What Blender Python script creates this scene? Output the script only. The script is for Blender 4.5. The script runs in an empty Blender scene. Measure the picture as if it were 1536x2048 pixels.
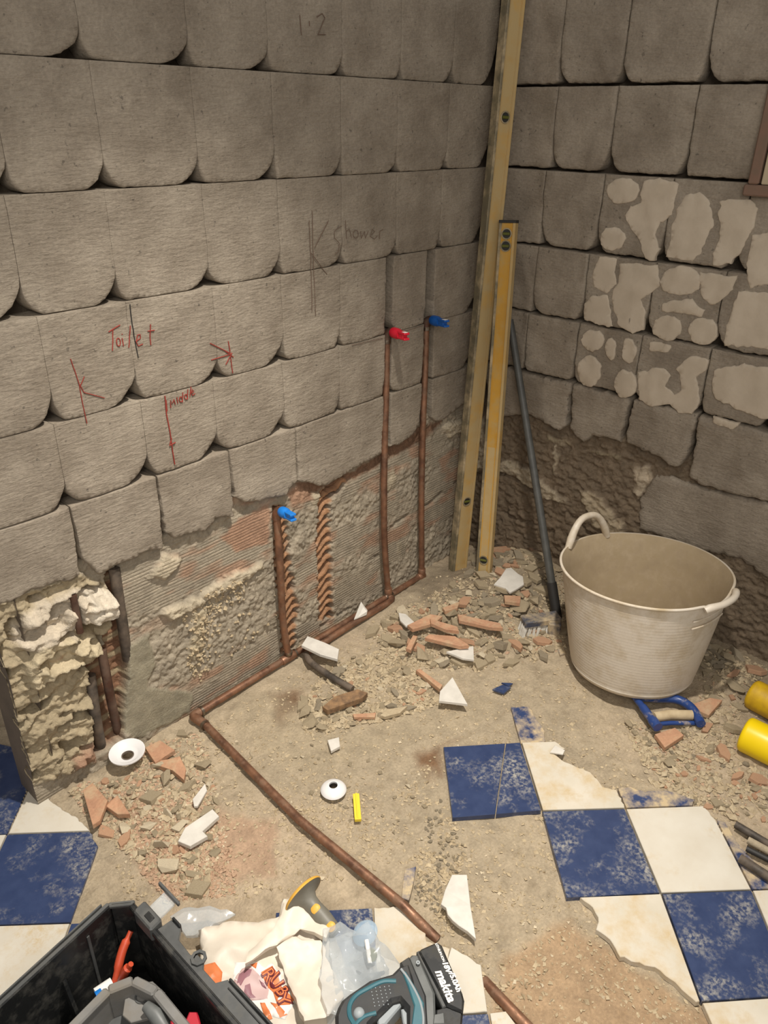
import bpy, bmesh, math, random
import numpy as np
from mathutils import Vector, Matrix, geometry
random.seed(7); rng = np.random.default_rng(11)
SC = bpy.context.scene
COL = SC.collection

# ------------------------------------------------------------------ camera, light, exposure
f_px, pitch, roll, yaw = 1525.27, math.radians(27.3998), math.radians(0.88594), math.radians(41.4583)
H = 1.38
_fw = np.array([0, math.cos(pitch), -math.sin(pitch)]); _rt = np.array([1., 0, 0]); _up = np.cross(_rt, _fw)
_r = _rt*math.cos(roll) + _up*math.sin(roll); _u = _up*math.cos(roll) - _rt*math.sin(roll)
_h = lambda a: np.array([math.sin(a), math.cos(a), 0])
_B = np.array([-_h(yaw), -_h(yaw - math.pi/2), [0, 0, 1.]])
CR, CU, CF = _B@_r, _B@_u, _B@_fw
CAM = np.array([1.45*H, .988*H, H])          # the room's corner is the origin; X runs along the left wall, Y along the right wall
cam = bpy.data.cameras.new('camera'); cam_o = bpy.data.objects.new('camera', cam); COL.objects.link(cam_o)
cam.sensor_fit = 'VERTICAL'; cam.sensor_height = 24; cam.lens = f_px/2048*24; cam.clip_start = .02
M = Matrix(((CR[0], CU[0], -CF[0], CAM[0]), (CR[1], CU[1], -CF[1], CAM[1]), (CR[2], CU[2], -CF[2], CAM[2]), (0, 0, 0, 1)))
cam_o.matrix_world = M; SC.camera = cam_o

w = bpy.data.worlds.new('world'); SC.world = w; w.use_nodes = True
w.node_tree.nodes['Background'].inputs[0].default_value = (1.0, .955, .91, 1)
w.node_tree.nodes['Background'].inputs[1].default_value = .40
sp = bpy.data.lights.new('ceiling_spot', 'SPOT'); sp.energy = 278; sp.color = (1, .94, .855)
sp.spot_size = math.radians(70); sp.spot_blend = 1; sp.shadow_soft_size = .035
spo = bpy.data.objects.new('ceiling_spot', sp); COL.objects.link(spo); spo.location = (1.14, .84, 2.42)
spo.rotation_euler = (Vector((1.14, .55, 0))-spo.location).to_track_quat('-Z', 'Y').to_euler()
fa = bpy.data.lights.new('fill_light', 'AREA'); fa.energy = 27; fa.color = (1, .95, .89); fa.size = 1.0  # added soft fill behind the camera, evens out walls and tub; no real lamp
fao = bpy.data.objects.new('fill_light', fa); COL.objects.link(fao); fao.location = (2.7, 2.1, 2.1)
fao.rotation_euler = (Vector((.5, .4, .3))-fao.location).to_track_quat('-Z', 'Y').to_euler()
vs = SC.view_settings
vs.view_transform = 'Standard'; vs.look = 'None'; vs.gamma = 1; vs.exposure = 0; vs.use_curve_mapping = False

# ------------------------------------------------------------------ helpers
def ray(px, py): return CR*(px-768)/f_px - CU*(py-1024)/f_px + CF
def on(px, py, ax, val):
    d = ray(px, py); return CAM + d*(val-CAM[ax])/d[ax]
def P(px, py, z=0.): return on(px, py, 2, z)          # a point on a level plane
def LW(px, py, y=0.): return on(px, py, 1, y)         # a point on the left wall
def RW(px, py, x=0.): return on(px, py, 0, x)         # a point on the right wall
def proj(Pn):
    d = np.asarray(Pn, float) - CAM; z = d@CF
    return 768 + f_px*(d@CR)/z, 1024 - f_px*(d@CU)/z
def vn(x, y, seed=0):
    x = np.asarray(x, float); y = np.asarray(y, float)
    ix, iy = np.floor(x), np.floor(y); fx, fy = x-ix, y-iy
    fx = fx*fx*(3-2*fx); fy = fy*fy*(3-2*fy)
    def hsh(a, b):
        s = np.sin(a*127.1 + b*311.7 + seed*74.7)*43758.5453
        return s - np.floor(s)
    return (hsh(ix, iy)*(1-fx) + hsh(ix+1, iy)*fx)*(1-fy) + (hsh(ix, iy+1)*(1-fx) + hsh(ix+1, iy+1)*fx)*fy
def fbm(x, y, seed=0, oc=4):
    a, s, t = .5, 0, 0
    for i in range(oc):
        s = s + a*vn(x*2**i, y*2**i, seed+i*13); t += a; a *= .55
    return s/t
def inpoly(px, py, poly):
    px = np.asarray(px); py = np.asarray(py); ins = np.zeros(px.shape, bool); n = len(poly)
    for i in range(n):
        x1, y1 = poly[i][0], poly[i][1]; x2, y2 = poly[(i+1) % n][0], poly[(i+1) % n][1]
        if y1 == y2: continue
        c = (y1 > py) != (y2 > py)
        ins ^= c & (px < (x2-x1)*(py-y1)/(y2-y1) + x1)
    return ins
def segdist(px, py, poly, closed=True):
    d = np.full(np.shape(px), 1e9); n = len(poly)
    for i in range(n if closed else n-1):
        a = np.array(poly[i][:2], float); b = np.array(poly[(i+1) % n][:2], float); ab = b-a; L = ab@ab + 1e-12
        t = np.clip(((px-a[0])*ab[0] + (py-a[1])*ab[1])/L, 0, 1)
        d = np.minimum(d, np.hypot(px-a[0]-t*ab[0], py-a[1]-t*ab[1]))
    return d
def tag(o, label=None, cat=None, group=None, kind=None):
    for k, v in (('label', label), ('category', cat), ('group', group), ('kind', kind)):
        if v: o[k] = v
    return o
def empty(name, loc, label, cat, group=None):
    o = bpy.data.objects.new(name, None); COL.objects.link(o); o.location = loc; o.empty_display_size = .05
    return tag(o, label, cat, group)
def link(name, me, parent=None, off=None):
    o = bpy.data.objects.new(name, me); COL.objects.link(o)
    if parent is not None: o.parent = parent
    return o
def mesh(name, V, F, mat, parent=None, smooth=False, cols=None):
    V = np.asarray(V, float)
    if parent is not None: V = V - np.array(parent_loc(parent))
    me = bpy.data.meshes.new(name); me.from_pydata([tuple(v) for v in V], [], [tuple(int(i) for i in q) for q in F]); me.update()
    if mat is not None: me.materials.append(mat)
    if smooth: me.polygons.foreach_set('use_smooth', [True]*len(me.polygons))
    if cols is not None:
        at = me.color_attributes.new('Col', 'FLOAT_COLOR', 'POINT'); at.data.foreach_set('color', np.asarray(cols, np.float32).ravel())
    return link(name, me, parent)
def parent_loc(p):
    l = Vector((0, 0, 0))
    while p is not None: l += p.location; p = p.parent
    return l
class MB:
    def __init__(s): s.v = []; s.f = []
    def add(s, V, F):
        n = len(s.v); s.v += [tuple(map(float, v)) for v in V]; s.f += [tuple(n+i for i in q) for q in F]; return s
    def box(s, o, a, b, c, bev=0):        # oriented box: centre o, half axes a, b, c (vectors)
        o, a, b, c = map(lambda t: np.array(t, float), (o, a, b, c))
        if bev <= 0:
            V = [o+i*a+j*b+k*c for i in (-1, 1) for j in (-1, 1) for k in (-1, 1)]
            return s.add(V, [(0, 1, 3, 2), (4, 6, 7, 5), (0, 4, 5, 1), (2, 3, 7, 6), (0, 2, 6, 4), (1, 5, 7, 3)])
        la, lb, lc = (max(np.linalg.norm(t), 1e-9) for t in (a, b, c)); ua, ub, uc = 1-bev/la, 1-bev/lb, 1-bev/lc
        V = []; sect = [(ua, 1), (1, ub), (1, -ub), (ua, -1), (-ua, -1), (-1, -ub), (-1, ub), (-ua, 1)]
        for k, sh in ((-1, 1), (-uc, 0), (uc, 0), (1, 1)):
            for i, j in sect:
                if sh: i, j = i*(1-bev/la*.8), j*(1-bev/lb*.8)
                V.append(o+i*a+j*b+k*c)
        F = [tuple(range(7, -1, -1)), tuple(range(24, 32))]
        for q in range(3):
            for i in range(8): j = (i+1) % 8; F.append((q*8+i, q*8+j, q*8+8+j, q*8+8+i))
        F = [tuple(reversed(q)) for q in F]
        return s.add(V, F)
    def tube(s, pts, rad, n=12, caps=True):
        pts = [np.array(p, float) for p in pts]; rads = rad if hasattr(rad, '__len__') else [rad]*len(pts)
        V = []; F = []; up = None
        for i, p in enumerate(pts):
            t = pts[min(i+1, len(pts)-1)] - pts[max(i-1, 0)]; t /= np.linalg.norm(t)+1e-12
            if up is None:
                up = np.cross(t, [0, 0, 1.]);
                if np.linalg.norm(up) < .1: up = np.cross(t, [1., 0, 0])
            up = up - t*(up@t); up /= np.linalg.norm(up); q = np.cross(t, up)
            for k in range(n):
                a = 2*math.pi*k/n; V.append(p + rads[i]*(math.cos(a)*up + math.sin(a)*q))
        for i in range(len(pts)-1):
            for k in range(n): F.append((i*n+k, i*n+(k+1) % n, (i+1)*n+(k+1) % n, (i+1)*n+k))
        if caps: F += [tuple(range(n-1, -1, -1)), tuple((len(pts)-1)*n+k for k in range(n))]
        return s.add(V, F)
    def lathe(s, o, axis, prof, n=32, close=True, sx=1.):   # prof: (radius, height) pairs along axis
        o = np.array(o, float); ax = np.array(axis, float); ax /= np.linalg.norm(ax)
        e = np.cross(ax, [0, 0, 1.]);
        if np.linalg.norm(e) < .1: e = np.array([1., 0, 0])
        e -= ax*(e@ax); e /= np.linalg.norm(e); g = np.cross(ax, e); V = []; F = []
        for r_, h_ in prof:
            for k in range(n):
                a = 2*math.pi*k/n; V.append(o + ax*h_ + r_*(math.cos(a)*e*sx + math.sin(a)*g))
        for i in range(len(prof)-1):
            for k in range(n): F.append((i*n+k, i*n+(k+1) % n, (i+1)*n+(k+1) % n, (i+1)*n+k))
        if close: F += [tuple(range(n-1, -1, -1)), tuple((len(prof)-1)*n+k for k in range(n))]
        return s.add(V, F)
    def prism(s, top, down, bev=0):       # polygon of 3-D points pushed along the vector down; convex or not
        top = [np.array(p, float) for p in top]; down = np.array(down, float); n = len(top)
        nrm = -down/np.linalg.norm(down); area = sum(np.cross(top[i], top[(i+1) % n]) for i in range(n))
        if area@nrm < 0: top = top[::-1]
        rings = []
        if bev > 0:
            ins = []
            for i in range(n):
                e1 = top[i]-top[i-1]; e2 = top[(i+1) % n]-top[i]; e1 /= np.linalg.norm(e1)+1e-9; e2 /= np.linalg.norm(e2)+1e-9
                m = np.cross(nrm, e1) + np.cross(nrm, e2); m /= max(np.linalg.norm(m), .5)
                ins.append(top[i] + m*bev)
            rings = [ins, [p - nrm*bev for p in top]]
        else: rings = [top]
        rings.append([p + down for p in top])
        V = [p for r_ in rings for p in r_]; F = [tuple(range(n)), tuple(range(len(V)-1, len(V)-n-1, -1))]
        for q in range(len(rings)-1):
            for i in range(n): j = (i+1) % n; F.append((q*n+j, q*n+i, (q+1)*n+i, (q+1)*n+j))
        return s.add(V, F)
    def build(s, name, mat, parent=None, smooth=False, tri=False):
        o = mesh(name, s.v, s.f, mat, parent, False)
        bm = bmesh.new(); bm.from_mesh(o.data)
        if tri: bmesh.ops.triangulate(bm, faces=[q for q in bm.faces if len(q.verts) > 4])
        bmesh.ops.recalc_face_normals(bm, faces=bm.faces)
        if smooth:
            for e in bm.edges:
                if len(e.link_faces) == 2: e.smooth = e.calc_face_angle(0) < .7
            for q in bm.faces: q.smooth = True
        bm.to_mesh(o.data); bm.free()
        return o
def bez(pts, n=8):                        # Catmull-Rom through 3-D points
    pts = [np.array(p, float) for p in pts]; q = [2*pts[0]-pts[1]] + pts + [2*pts[-1]-pts[-2]]; out = []
    for i in range(1, len(q)-2):
        for k in range(n):
            t = k/n; out.append(.5*((2*q[i]) + (q[i+1]-q[i-1])*t + (2*q[i-1]-5*q[i]+4*q[i+1]-q[i+2])*t*t + (3*q[i]-q[i-1]-3*q[i+1]+q[i+2])*t**3))
    out.append(pts[-1]); return out

# ------------------------------------------------------------------ materials
def lin(c):
    return tuple(((v/255)/12.92 if v/255 <= .04045 else ((v/255+.055)/1.055)**2.4) for v in c)
def mat(name, c, c2=None, rough=.85, metal=0, scale=12, bump=0, bscale=60, bdist=.004, spec=None, attr=False, dust=0, dustc=(190, 170, 135), dscale=14, alpha=None, trans=0, fine=0, stretch=None, lines=None, coat=0, patchy=0, pits=0):
    m = bpy.data.materials.new(name); m.use_nodes = True; nt = m.node_tree; N = nt.nodes; L = nt.links
    b = N['Principled BSDF']; b.inputs['Roughness'].default_value = rough; b.inputs['Metallic'].default_value = metal
    if spec is not None: b.inputs['Specular IOR Level'].default_value = spec
    if coat: b.inputs['Coat Weight'].default_value = coat; b.inputs['Coat Roughness'].default_value = .15
    tc = N.new('ShaderNodeNewGeometry') if True else None
    vec = tc.outputs['Position']
    if attr == 'obj':
        t2 = N.new('ShaderNodeTexCoord'); vec = t2.outputs['Object']
    if stretch:
        mp = N.new('ShaderNodeMapping'); mp.inputs['Scale'].default_value = stretch; L.new(vec, mp.inputs['Vector']); vec2 = mp.outputs['Vector']
    else: vec2 = vec
    def noise(sc, det=6, v=None, ro=.6):
        n = N.new('ShaderNodeTexNoise'); n.inputs['Scale'].default_value = sc; n.inputs['Detail'].default_value = det; n.inputs['Roughness'].default_value = ro
        L.new(v if v is not None else vec, n.inputs['Vector']); return n.outputs['Fac']
    def mix(fac, a, bb, blend='MIX'):
        x = N.new('ShaderNodeMix'); x.data_type = 'RGBA'; x.blend_type = blend
        if isinstance(fac, float): x.inputs['Factor'].default_value = fac
        else: L.new(fac, x.inputs['Factor'])
        for s_, v in (('A', a), ('B', bb)):
            k = x.inputs[6 if s_ == 'A' else 7]
            if isinstance(v, tuple): k.default_value = (*v, 1)
            else: L.new(v, k)
        return x.outputs[2]
    def ramp(fac, lo, hi):
        r_ = N.new('ShaderNodeMapRange'); r_.inputs['From Min'].default_value = lo; r_.inputs['From Max'].default_value = hi; r_.clamp = True
        L.new(fac, r_.inputs['Value']); return r_.outputs['Result']
    base = lin(c)
    if attr is True:
        a = N.new('ShaderNodeAttribute'); a.attribute_name = 'Col'; base = a.outputs['Color']
        var = ramp(noise(scale), .3, .7)
        k = N.new('ShaderNodeMapRange'); k.inputs['To Min'].default_value = .80; k.inputs['To Max'].default_value = 1.14; L.new(var, k.inputs['Value'])
        x = N.new('ShaderNodeVectorMath'); x.operation = 'SCALE'; L.new(base, x.inputs[0]); L.new(k.outputs[0], x.inputs['Scale']); base = x.outputs[0]
    elif c2 is not None:
        base = mix(ramp(noise(scale), .35, .65), lin(c), lin(c2))
    if fine:
        fn = ramp(noise(170, 3), .35, .75); base = mix(fn, base, base) if False else base
        k = N.new('ShaderNodeMapRange'); k.inputs['To Min'].default_value = 1-fine; k.inputs['To Max'].default_value = 1+fine*.5; L.new(fn, k.inputs['Value'])
        x = N.new('ShaderNodeVectorMath'); x.operation = 'SCALE'
        if isinstance(base, tuple): x.inputs[0].default_value = base
        else: L.new(base, x.inputs[0])
        L.new(k.outputs[0], x.inputs['Scale']); base = x.outputs[0]
    if pits:
        pn = ramp(noise(95, 3, ro=.5), .66, .72); k = N.new('ShaderNodeMapRange'); k.inputs['To Min'].default_value = 1; k.inputs['To Max'].default_value = 1-pits; L.new(pn, k.inputs['Value'])
        x = N.new('ShaderNodeVectorMath'); x.operation = 'SCALE'; L.new(base, x.inputs[0]); L.new(k.outputs[0], x.inputs['Scale']); base = x.outputs[0]
    if dust:
        dn = ramp(noise(dscale, 10, ro=.68), .5-.28*dust+.06, .78-.28*dust)
        if patchy:
            mm = N.new('ShaderNodeMath'); mm.operation = 'MULTIPLY'; L.new(ramp(noise(dscale*5, 6, ro=.7), .44, .62), mm.inputs[0]); L.new(ramp(noise(patchy, 5, ro=.65), .47, .66), mm.inputs[1]); dn = mm.outputs[0]
        base = mix(dn, base, lin(dustc))
        rr = N.new('ShaderNodeMapRange'); rr.inputs['To Min'].default_value = rough; rr.inputs['To Max'].default_value = .95; L.new(dn, rr.inputs['Value']); L.new(rr.outputs[0], b.inputs['Roughness'])
    if isinstance(base, tuple): b.inputs['Base Color'].default_value = (*base, 1)
    else: L.new(base, b.inputs['Base Color'])
    if bump:
        h_ = noise(bscale, 8, vec2, .65)
        if lines:      # trowel ridges: distorted bands
            wv = N.new('ShaderNodeTexWave'); wv.inputs['Scale'].default_value = lines; wv.inputs['Distortion'].default_value = 9; wv.inputs['Detail'].default_value = 3
            wv.inputs['Detail Scale'].default_value = .7; L.new(vec2, wv.inputs['Vector'])
            ad = N.new('ShaderNodeMath'); ad.operation = 'MULTIPLY_ADD'; ad.inputs[1].default_value = .22; L.new(wv.outputs['Fac'], ad.inputs[0]); L.new(h_, ad.inputs[2]); h_ = ad.outputs[0]
        bp = N.new('ShaderNodeBump'); bp.inputs['Strength'].default_value = bump; bp.inputs['Distance'].default_value = bdist
        L.new(h_, bp.inputs['Height']); L.new(bp.outputs['Normal'], b.inputs['Normal'])
    if trans:
        out = N['Material Output']; tr = N.new('ShaderNodeBsdfTransparent'); mx = N.new('ShaderNodeMixShader'); 
        lw = N.new('ShaderNodeLayerWeight'); lw.inputs['Blend'].default_value = .35
        mr = N.new('ShaderNodeMapRange'); mr.inputs['To Min'].default_value = 1-trans; mr.inputs['To Max'].default_value = min(1, 1.35-trans); L.new(lw.outputs['Facing'], mr.inputs['Value'])
        L.new(mr.outputs[0], mx.inputs[0]); L.new(tr.outputs[0], mx.inputs[1]); L.new(b.outputs[0], mx.inputs[2]); L.new(mx.outputs[0], out.inputs['Surface'])
    return m

PADC, PADC2 = (163, 151, 134), (136, 124, 108)
m_pad = mat('cement_pad', PADC, PADC2, scale=8, bump=1, bscale=80, bdist=.005, fine=.16, pits=.45, lines=6, stretch=(.5, .5, 1.7))
m_wall = mat('broken_wall', PADC, attr=True, scale=30, bump=.8, bscale=220, bdist=.004, fine=.15)
m_floor = mat('dusty_floor', (190, 170, 135), attr=True, scale=25, bump=1, bscale=190, bdist=.005, fine=.18)
m_white_adh = mat('white_adhesive', (192, 178, 158), (182, 168, 148), scale=16, bump=.35, bscale=70, bdist=.003)
m_blue = mat('blue_tile', (46, 59, 92), (54, 67, 100), rough=.3, scale=30, dust=.3, dustc=(160, 156, 146), dscale=26, patchy=9, bump=.1, bscale=30)
m_blue_dusty = mat('blue_tile_dusty', (44, 60, 98), (54, 70, 108), rough=.4, scale=20, dust=.62, dscale=22)
m_white = mat('white_tile', (208, 202, 188), (200, 192, 176), rough=.3, scale=10, dust=.3, dscale=14, patchy=6)
m_white_dusty = mat('white_tile_dusty', (206, 198, 182), (196, 188, 170), rough=.35, scale=10, dust=.42, dscale=14)
m_shard = mat('white_shard', (215, 210, 200), (200, 195, 185), rough=.4, scale=30)
m_tile_edge = m_shard
m_copper = mat('copper', (158, 116, 90), (112, 82, 66), rough=.42, metal=.6, scale=28, bump=.1, bscale=80, dust=.3, dustc=(140, 112, 90), dscale=40)
m_solder = mat('solder', (150, 140, 125), (100, 75, 60), rough=.35, metal=.9, scale=60)
m_oldpipe = mat('old_grey_pipe', (88, 80, 72), (60, 54, 48), rough=.6, metal=.3, scale=40, dust=.5, dustc=(125, 110, 95))
m_oldcopper = mat('old_brown_pipe', (96, 66, 52), (70, 50, 42), rough=.55, metal=.4, scale=40, dust=.4, dustc=(120, 100, 85))
m_red = mat('red_plastic', (205, 30, 52), rough=.4); m_bluecap = mat('blue_plastic', (20, 84, 160), rough=.4); m_ltblue = mat('light_blue_plastic', (28, 120, 205), rough=.4)
m_label = mat('white_print', (235, 232, 225), rough=.6)
m_yel = mat('level_yellow', (196, 148, 52), (184, 138, 52), rough=.5, scale=9, dust=.35, dustc=(178, 150, 95), dscale=20)
m_yel2 = mat('level_dusty_yellow', (190, 152, 84), (175, 145, 92), rough=.6, scale=14, dust=.8, dustc=(180, 156, 110), dscale=20)
m_alu = mat('level_grey_edge', (128, 118, 92), (110, 102, 84), rough=.5, metal=.2, scale=20, dust=.4)
m_dark = mat('dark_rubber', (40, 38, 36), rough=.6)
m_vial = mat('vial_green', (90, 92, 40), rough=.2)
m_tub = mat('tub_plastic', (214, 204, 188), (206, 194, 176), rough=.45, scale=5, dust=.35, dustc=(180, 162, 132), dscale=8, fine=.04)
m_tub_in = mat('tub_inside', (176, 158, 130), (160, 142, 115), rough=.85, scale=26, dust=.6, dustc=(166, 148, 118), dscale=40)
m_stick = mat('dark_broom_handle', (84, 84, 80), (70, 70, 67), rough=.5, scale=30)
m_bristle = mat('bristles', (196, 192, 182), (165, 158, 145), rough=.7, scale=60)
m_brush = mat('brush_head_blue', (50, 60, 84), (80, 80, 82), rough=.6, scale=40, dust=.5)
m_handleblue = mat('blue_handle', (34, 62, 122), (40, 66, 118), rough=.35, scale=30, dust=.12, dscale=30)
m_dustgrip = mat('dusty_grip', (190, 172, 140), (175, 156, 124), scale=40, bump=.4)
m_yelcap = mat('yellow_cap', (238, 205, 8), rough=.35); m_yelcap2 = mat('dusty_yellow_cap', (212, 172, 20), (190, 150, 30), rough=.5, scale=50)
m_bluebody = mat('blue_bottle', (12, 84, 150), (30, 80, 130), rough=.3, scale=30); m_greybody = mat('grey_blue_bottle', (78, 82, 100), (90, 90, 100), rough=.5, scale=40)
m_flange = mat('white_flange', (226, 224, 222), rough=.25)
m_yelstrip = mat('yellow_strip', (232, 205, 60), rough=.5)
m_terra = mat('terracotta', (190, 146, 114), (174, 132, 104), attr='obj', scale=20, bump=.5, bscale=90, fine=.12, dust=.35, dustc=(186, 160, 128), dscale=30)
m_mort = mat('mortar_chunk', (192, 176, 146), (176, 158, 128), attr='obj', scale=25, bump=.8, bscale=80, bdist=.004, fine=.15)
m_mortgrey = mat('grey_mortar_chunk', (176, 162, 138), (158, 144, 120), attr='obj', scale=25, bump=.8, bscale=80, bdist=.004, fine=.15)
m_plaster = mat('white_plaster_chunk', (210, 196, 168), (190, 175, 148), attr='obj', scale=25, bump=.6, bscale=60)
m_wood = mat('weathered_brick', (150, 118, 84), (104, 82, 62), scale=60, bump=.5, bscale=90, stretch=(4, 1, 1))
m_marker = mat('red_marker', (140, 52, 40), rough=.8); m_pencil = mat('pencil_mark', (104, 84, 70), rough=.9)
m_board = mat('grey_jamb', (112, 100, 88), (98, 88, 78), rough=.7, scale=12, fine=.1)
m_panel = mat('cream_panel', (176, 160, 132), rough=.6); m_trimterra = mat('terracotta_edge', (122, 94, 78), (112, 92, 76), rough=.8, scale=40)
m_black = mat('black_plastic', (34, 35, 35), (26, 27, 27), rough=.42, scale=8, dust=.3, dustc=(70, 68, 62), dscale=30)
m_rimblk = mat('dark_grey_plastic', (84, 85, 84), (68, 69, 68), rough=.45, scale=20, dust=.3, dustc=(92, 90, 84))
m_tray = mat('grey_plastic', (124, 122, 118), (108, 106, 102), rough=.5, scale=20, dust=.4, dustc=(120, 114, 104))
m_clear = mat('clear_plastic', (205, 212, 215), rough=.18, trans=.72); m_clearblue = mat('clear_blue_plastic', (180, 205, 225), rough=.15, trans=.6)
m_orange = mat('orange_handle', (188, 74, 46), rough=.4); m_steel = mat('dark_steel', (90, 86, 82), rough=.35, metal=.8)
m_bag = mat('cream_bag', (222, 212, 196), (214, 202, 184), rough=.5, scale=8, bump=.2, bscale=25)
m_borange = mat('bag_orange', (226, 130, 78), rough=.5); m_bpurp = mat('bag_purple', (150, 104, 112), rough=.5); m_bpink = mat('bag_pink', (206, 176, 172), rough=.5); m_bmaroon = mat('bag_maroon', (112, 44, 52), rough=.5)
m_drill = mat('drill_black', (44, 45, 46), (36, 37, 38), rough=.5, scale=30, dust=.2, dustc=(80, 78, 72)); m_teal = mat('drill_teal', (52, 100, 112), (62, 108, 116), rough=.4, scale=40)
m_drillgrey = mat('drill_grey', (104, 106, 104), (88, 90, 88), rough=.45, scale=30); m_trigger = mat('trigger_grey', (150, 156, 158), rough=.5)
m_suct = mat('grey_rubber', (120, 116, 104), (105, 102, 92), rough=.5, scale=30); m_suctyel = mat('rubber_yellow', (222, 170, 70), rough=.5)
m_redcloth = mat('red_cloth', (176, 26, 46), rough=.6)

# ------------------------------------------------------------------ walls: the broken backing surface
TERR = lin((176, 140, 114)); CEM = lin((166, 154, 134)); CEMG = lin((156, 148, 126)); WHT = lin((196, 182, 156)); DARK = lin((98, 88, 72)); BROWN = lin((122, 106, 86))
def grid_mesh(name, A, Bc, pos, cols, m):
    na, nb = len(A), len(Bc); V = pos.reshape(-1, 3)
    idx = np.arange(na*nb).reshape(na, nb); F = np.stack([idx[:-1, :-1], idx[1:, :-1], idx[1:, 1:], idx[:-1, 1:]], -1).reshape(-1, 4)
    me = bpy.data.meshes.new(name); me.vertices.add(len(V)); me.vertices.foreach_set('co', V.astype(np.float32).ravel())
    me.loops.add(len(F)*4); me.loops.foreach_set('vertex_index', F.astype(np.int32).ravel())
    me.polygons.add(len(F)); me.polygons.foreach_set('loop_start', (np.arange(len(F))*4).astype(np.int32)); me.polygons.foreach_set('loop_total', np.full(len(F), 4, np.int32))
    me.update(); me.validate(); me.materials.append(m)
    at = me.color_attributes.new('Col', 'FLOAT_COLOR', 'POINT')
    c4 = np.concatenate([cols.reshape(-1, 3), np.ones((len(V), 1))], 1); at.data.foreach_set('color', c4.astype(np.float32).ravel())
    return link(name, me)
def px_of(pos):
    d = pos - CAM; z = d@CF; z = np.where(z < .05, .05, z)
    return 768 + f_px*(d@CR)/z, 1024 - f_px*(d@CU)/z
def soft(px, py, poly, wpx=6, amp=7, sc=.05, seed=0):   # ragged soft mask of a region
    qx = px + (fbm(px*sc, py*sc, seed)-.5)*2*amp; qy = py + (fbm(px*sc, py*sc, seed+9)-.5)*2*amp
    ins = inpoly(qx, qy, poly); d = segdist(qx, qy, poly)
    return np.where(ins, np.clip(d/wpx, 0, 1), 0.)

WALL_END = 1.60
# left wall backing
gx = np.arange(-.075, WALL_END+.001, .003); gz = np.concatenate([np.arange(-.02, .60, .003), np.arange(.605, 1.80, .01)])
GX, GZ = np.meshgrid(gx, gz, indexing='ij')
px, py = px_of(np.stack([GX, np.full_like(GX, -.01), GZ], -1))
low = GZ < .60
Yh = np.full_like(GX, -.052) + (fbm(GX*30, GZ*30, 3)-.5)*.012
Cc = np.zeros(GX.shape+(3,)); Cc[:] = lin((88, 77, 63))  # backing painted dark: deep shade in the pad notches put into the colour
def mixc(msk, c):
    global Cc
    Cc = Cc*(1-msk[..., None]) + np.array(c)*msk[..., None]
# lower zone, below the pads
zone = [(-200, 1200), (0, 1150), (165, 1110), (330, 1060), (470, 980), (600, 940), (770, 880), (860, 810), (960, 760), (1100, 760), (1100, 1300), (500, 1500), (0, 1800), (-300, 1700)]
zm = soft(px, py, zone, 14, 4, .05, 1)
rough = (fbm(GX*95, GZ*95, 21, 3)-.5)*.013 + (fbm(GX*22, GZ*22, 25)-.5)*.012
ridge = np.sin(GZ*2*math.pi/.0082 + (fbm(GX*9, GZ*9, 5)-.5)*6)*.0016
rsel = np.clip((fbm(GX*7+3, GZ*11, 31, 3)-.47)*9, 0, 1)         # 1 = combed ridges, 0 = rough mortar
for poly in ([(240, 1180), (300, 1110), (550, 1010), (560, 1110), (420, 1190), (250, 1250)], [(560, 1010), (740, 930), (900, 850), (920, 880), (700, 1010), (580, 1030)], [(390, 1370), (560, 1260), (570, 1330), (400, 1430)], [(650, 1170), (760, 1110), (770, 1190), (660, 1240)]):
    rsel = np.maximum(rsel, soft(px, py, poly, 20, 12, .04, 6))
for poly in ([(260, 1280), (400, 1190), (550, 1130), (560, 1270), (400, 1360), (290, 1400), (240, 1300)],): rsel *= 1-soft(px, py, poly, 20, 12, .04, 7)
zy = -.016 + rough*(1-rsel) + ridge*rsel + (fbm(GX*5, GZ*5, 8)-.5)*.008
Yh = Yh*(1-zm) + zy*zm
cz = np.array(CEM)*(.86+.3*fbm(GX*18, GZ*18, 41)[..., None]); Cc = Cc*(1-zm[..., None]) + cz*zm[..., None]
tr = np.clip((fbm(GX*10, GZ*26, 51, 3)-.52)*7, 0, 1)*rsel*zm
mixc(tr*.8, TERR)
for poly, c, dy in (
    ([(545, 1008), (480, 1035), (440, 1075), (475, 1110), (548, 1090)], TERR, 0), ([(575, 990), (600, 962), (690, 960), (640, 1000), (585, 1020)], TERR, .002),
    ([(590, 965), (700, 945), (850, 850), (905, 825), (860, 880), (720, 960), (620, 1000)], lin((128, 98, 76)), -.004),
    ([(285, 1155), (300, 1150), (330, 1105), (370, 1115), (360, 1135), (330, 1160)], WHT, .012),
    ([(318, 1232), (335, 1215), (400, 1190), (450, 1150), (530, 1122), (528, 1140), (480, 1170), (430, 1200), (380, 1225), (345, 1245)], WHT, .014),
    ([(380, 1225), (425, 1205), (415, 1240), (410, 1290), (395, 1330), (375, 1310), (385, 1260)], lin((184, 170, 142)), .010),
    ([(245, 1300), (300, 1265), (318, 1330), (300, 1370), (390, 1385), (385, 1430), (280, 1480), (240, 1470)], CEMG, .006),
    ([(768, 950), (790, 930), (800, 960), (780, 990), (768, 985)], WHT, .003), ([(620, 985), (655, 975), (660, 1000), (625, 1020)], WHT, .006),
    ([(885, 850), (930, 838), (925, 870), (900, 880)], WHT, .012), ([(797, 1085), (812, 1080), (808, 1110), (796, 1112)], WHT, .002)):
    k = soft(px, py, poly, 7, 7, .07, 77); mixc(k, c)
    if c == CEMG: Yh = Yh*(1-k) + (-.012+(fbm(GX*14, GZ*40, 4)-.5)*.004)*k
    else: Yh += dy*k
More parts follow.
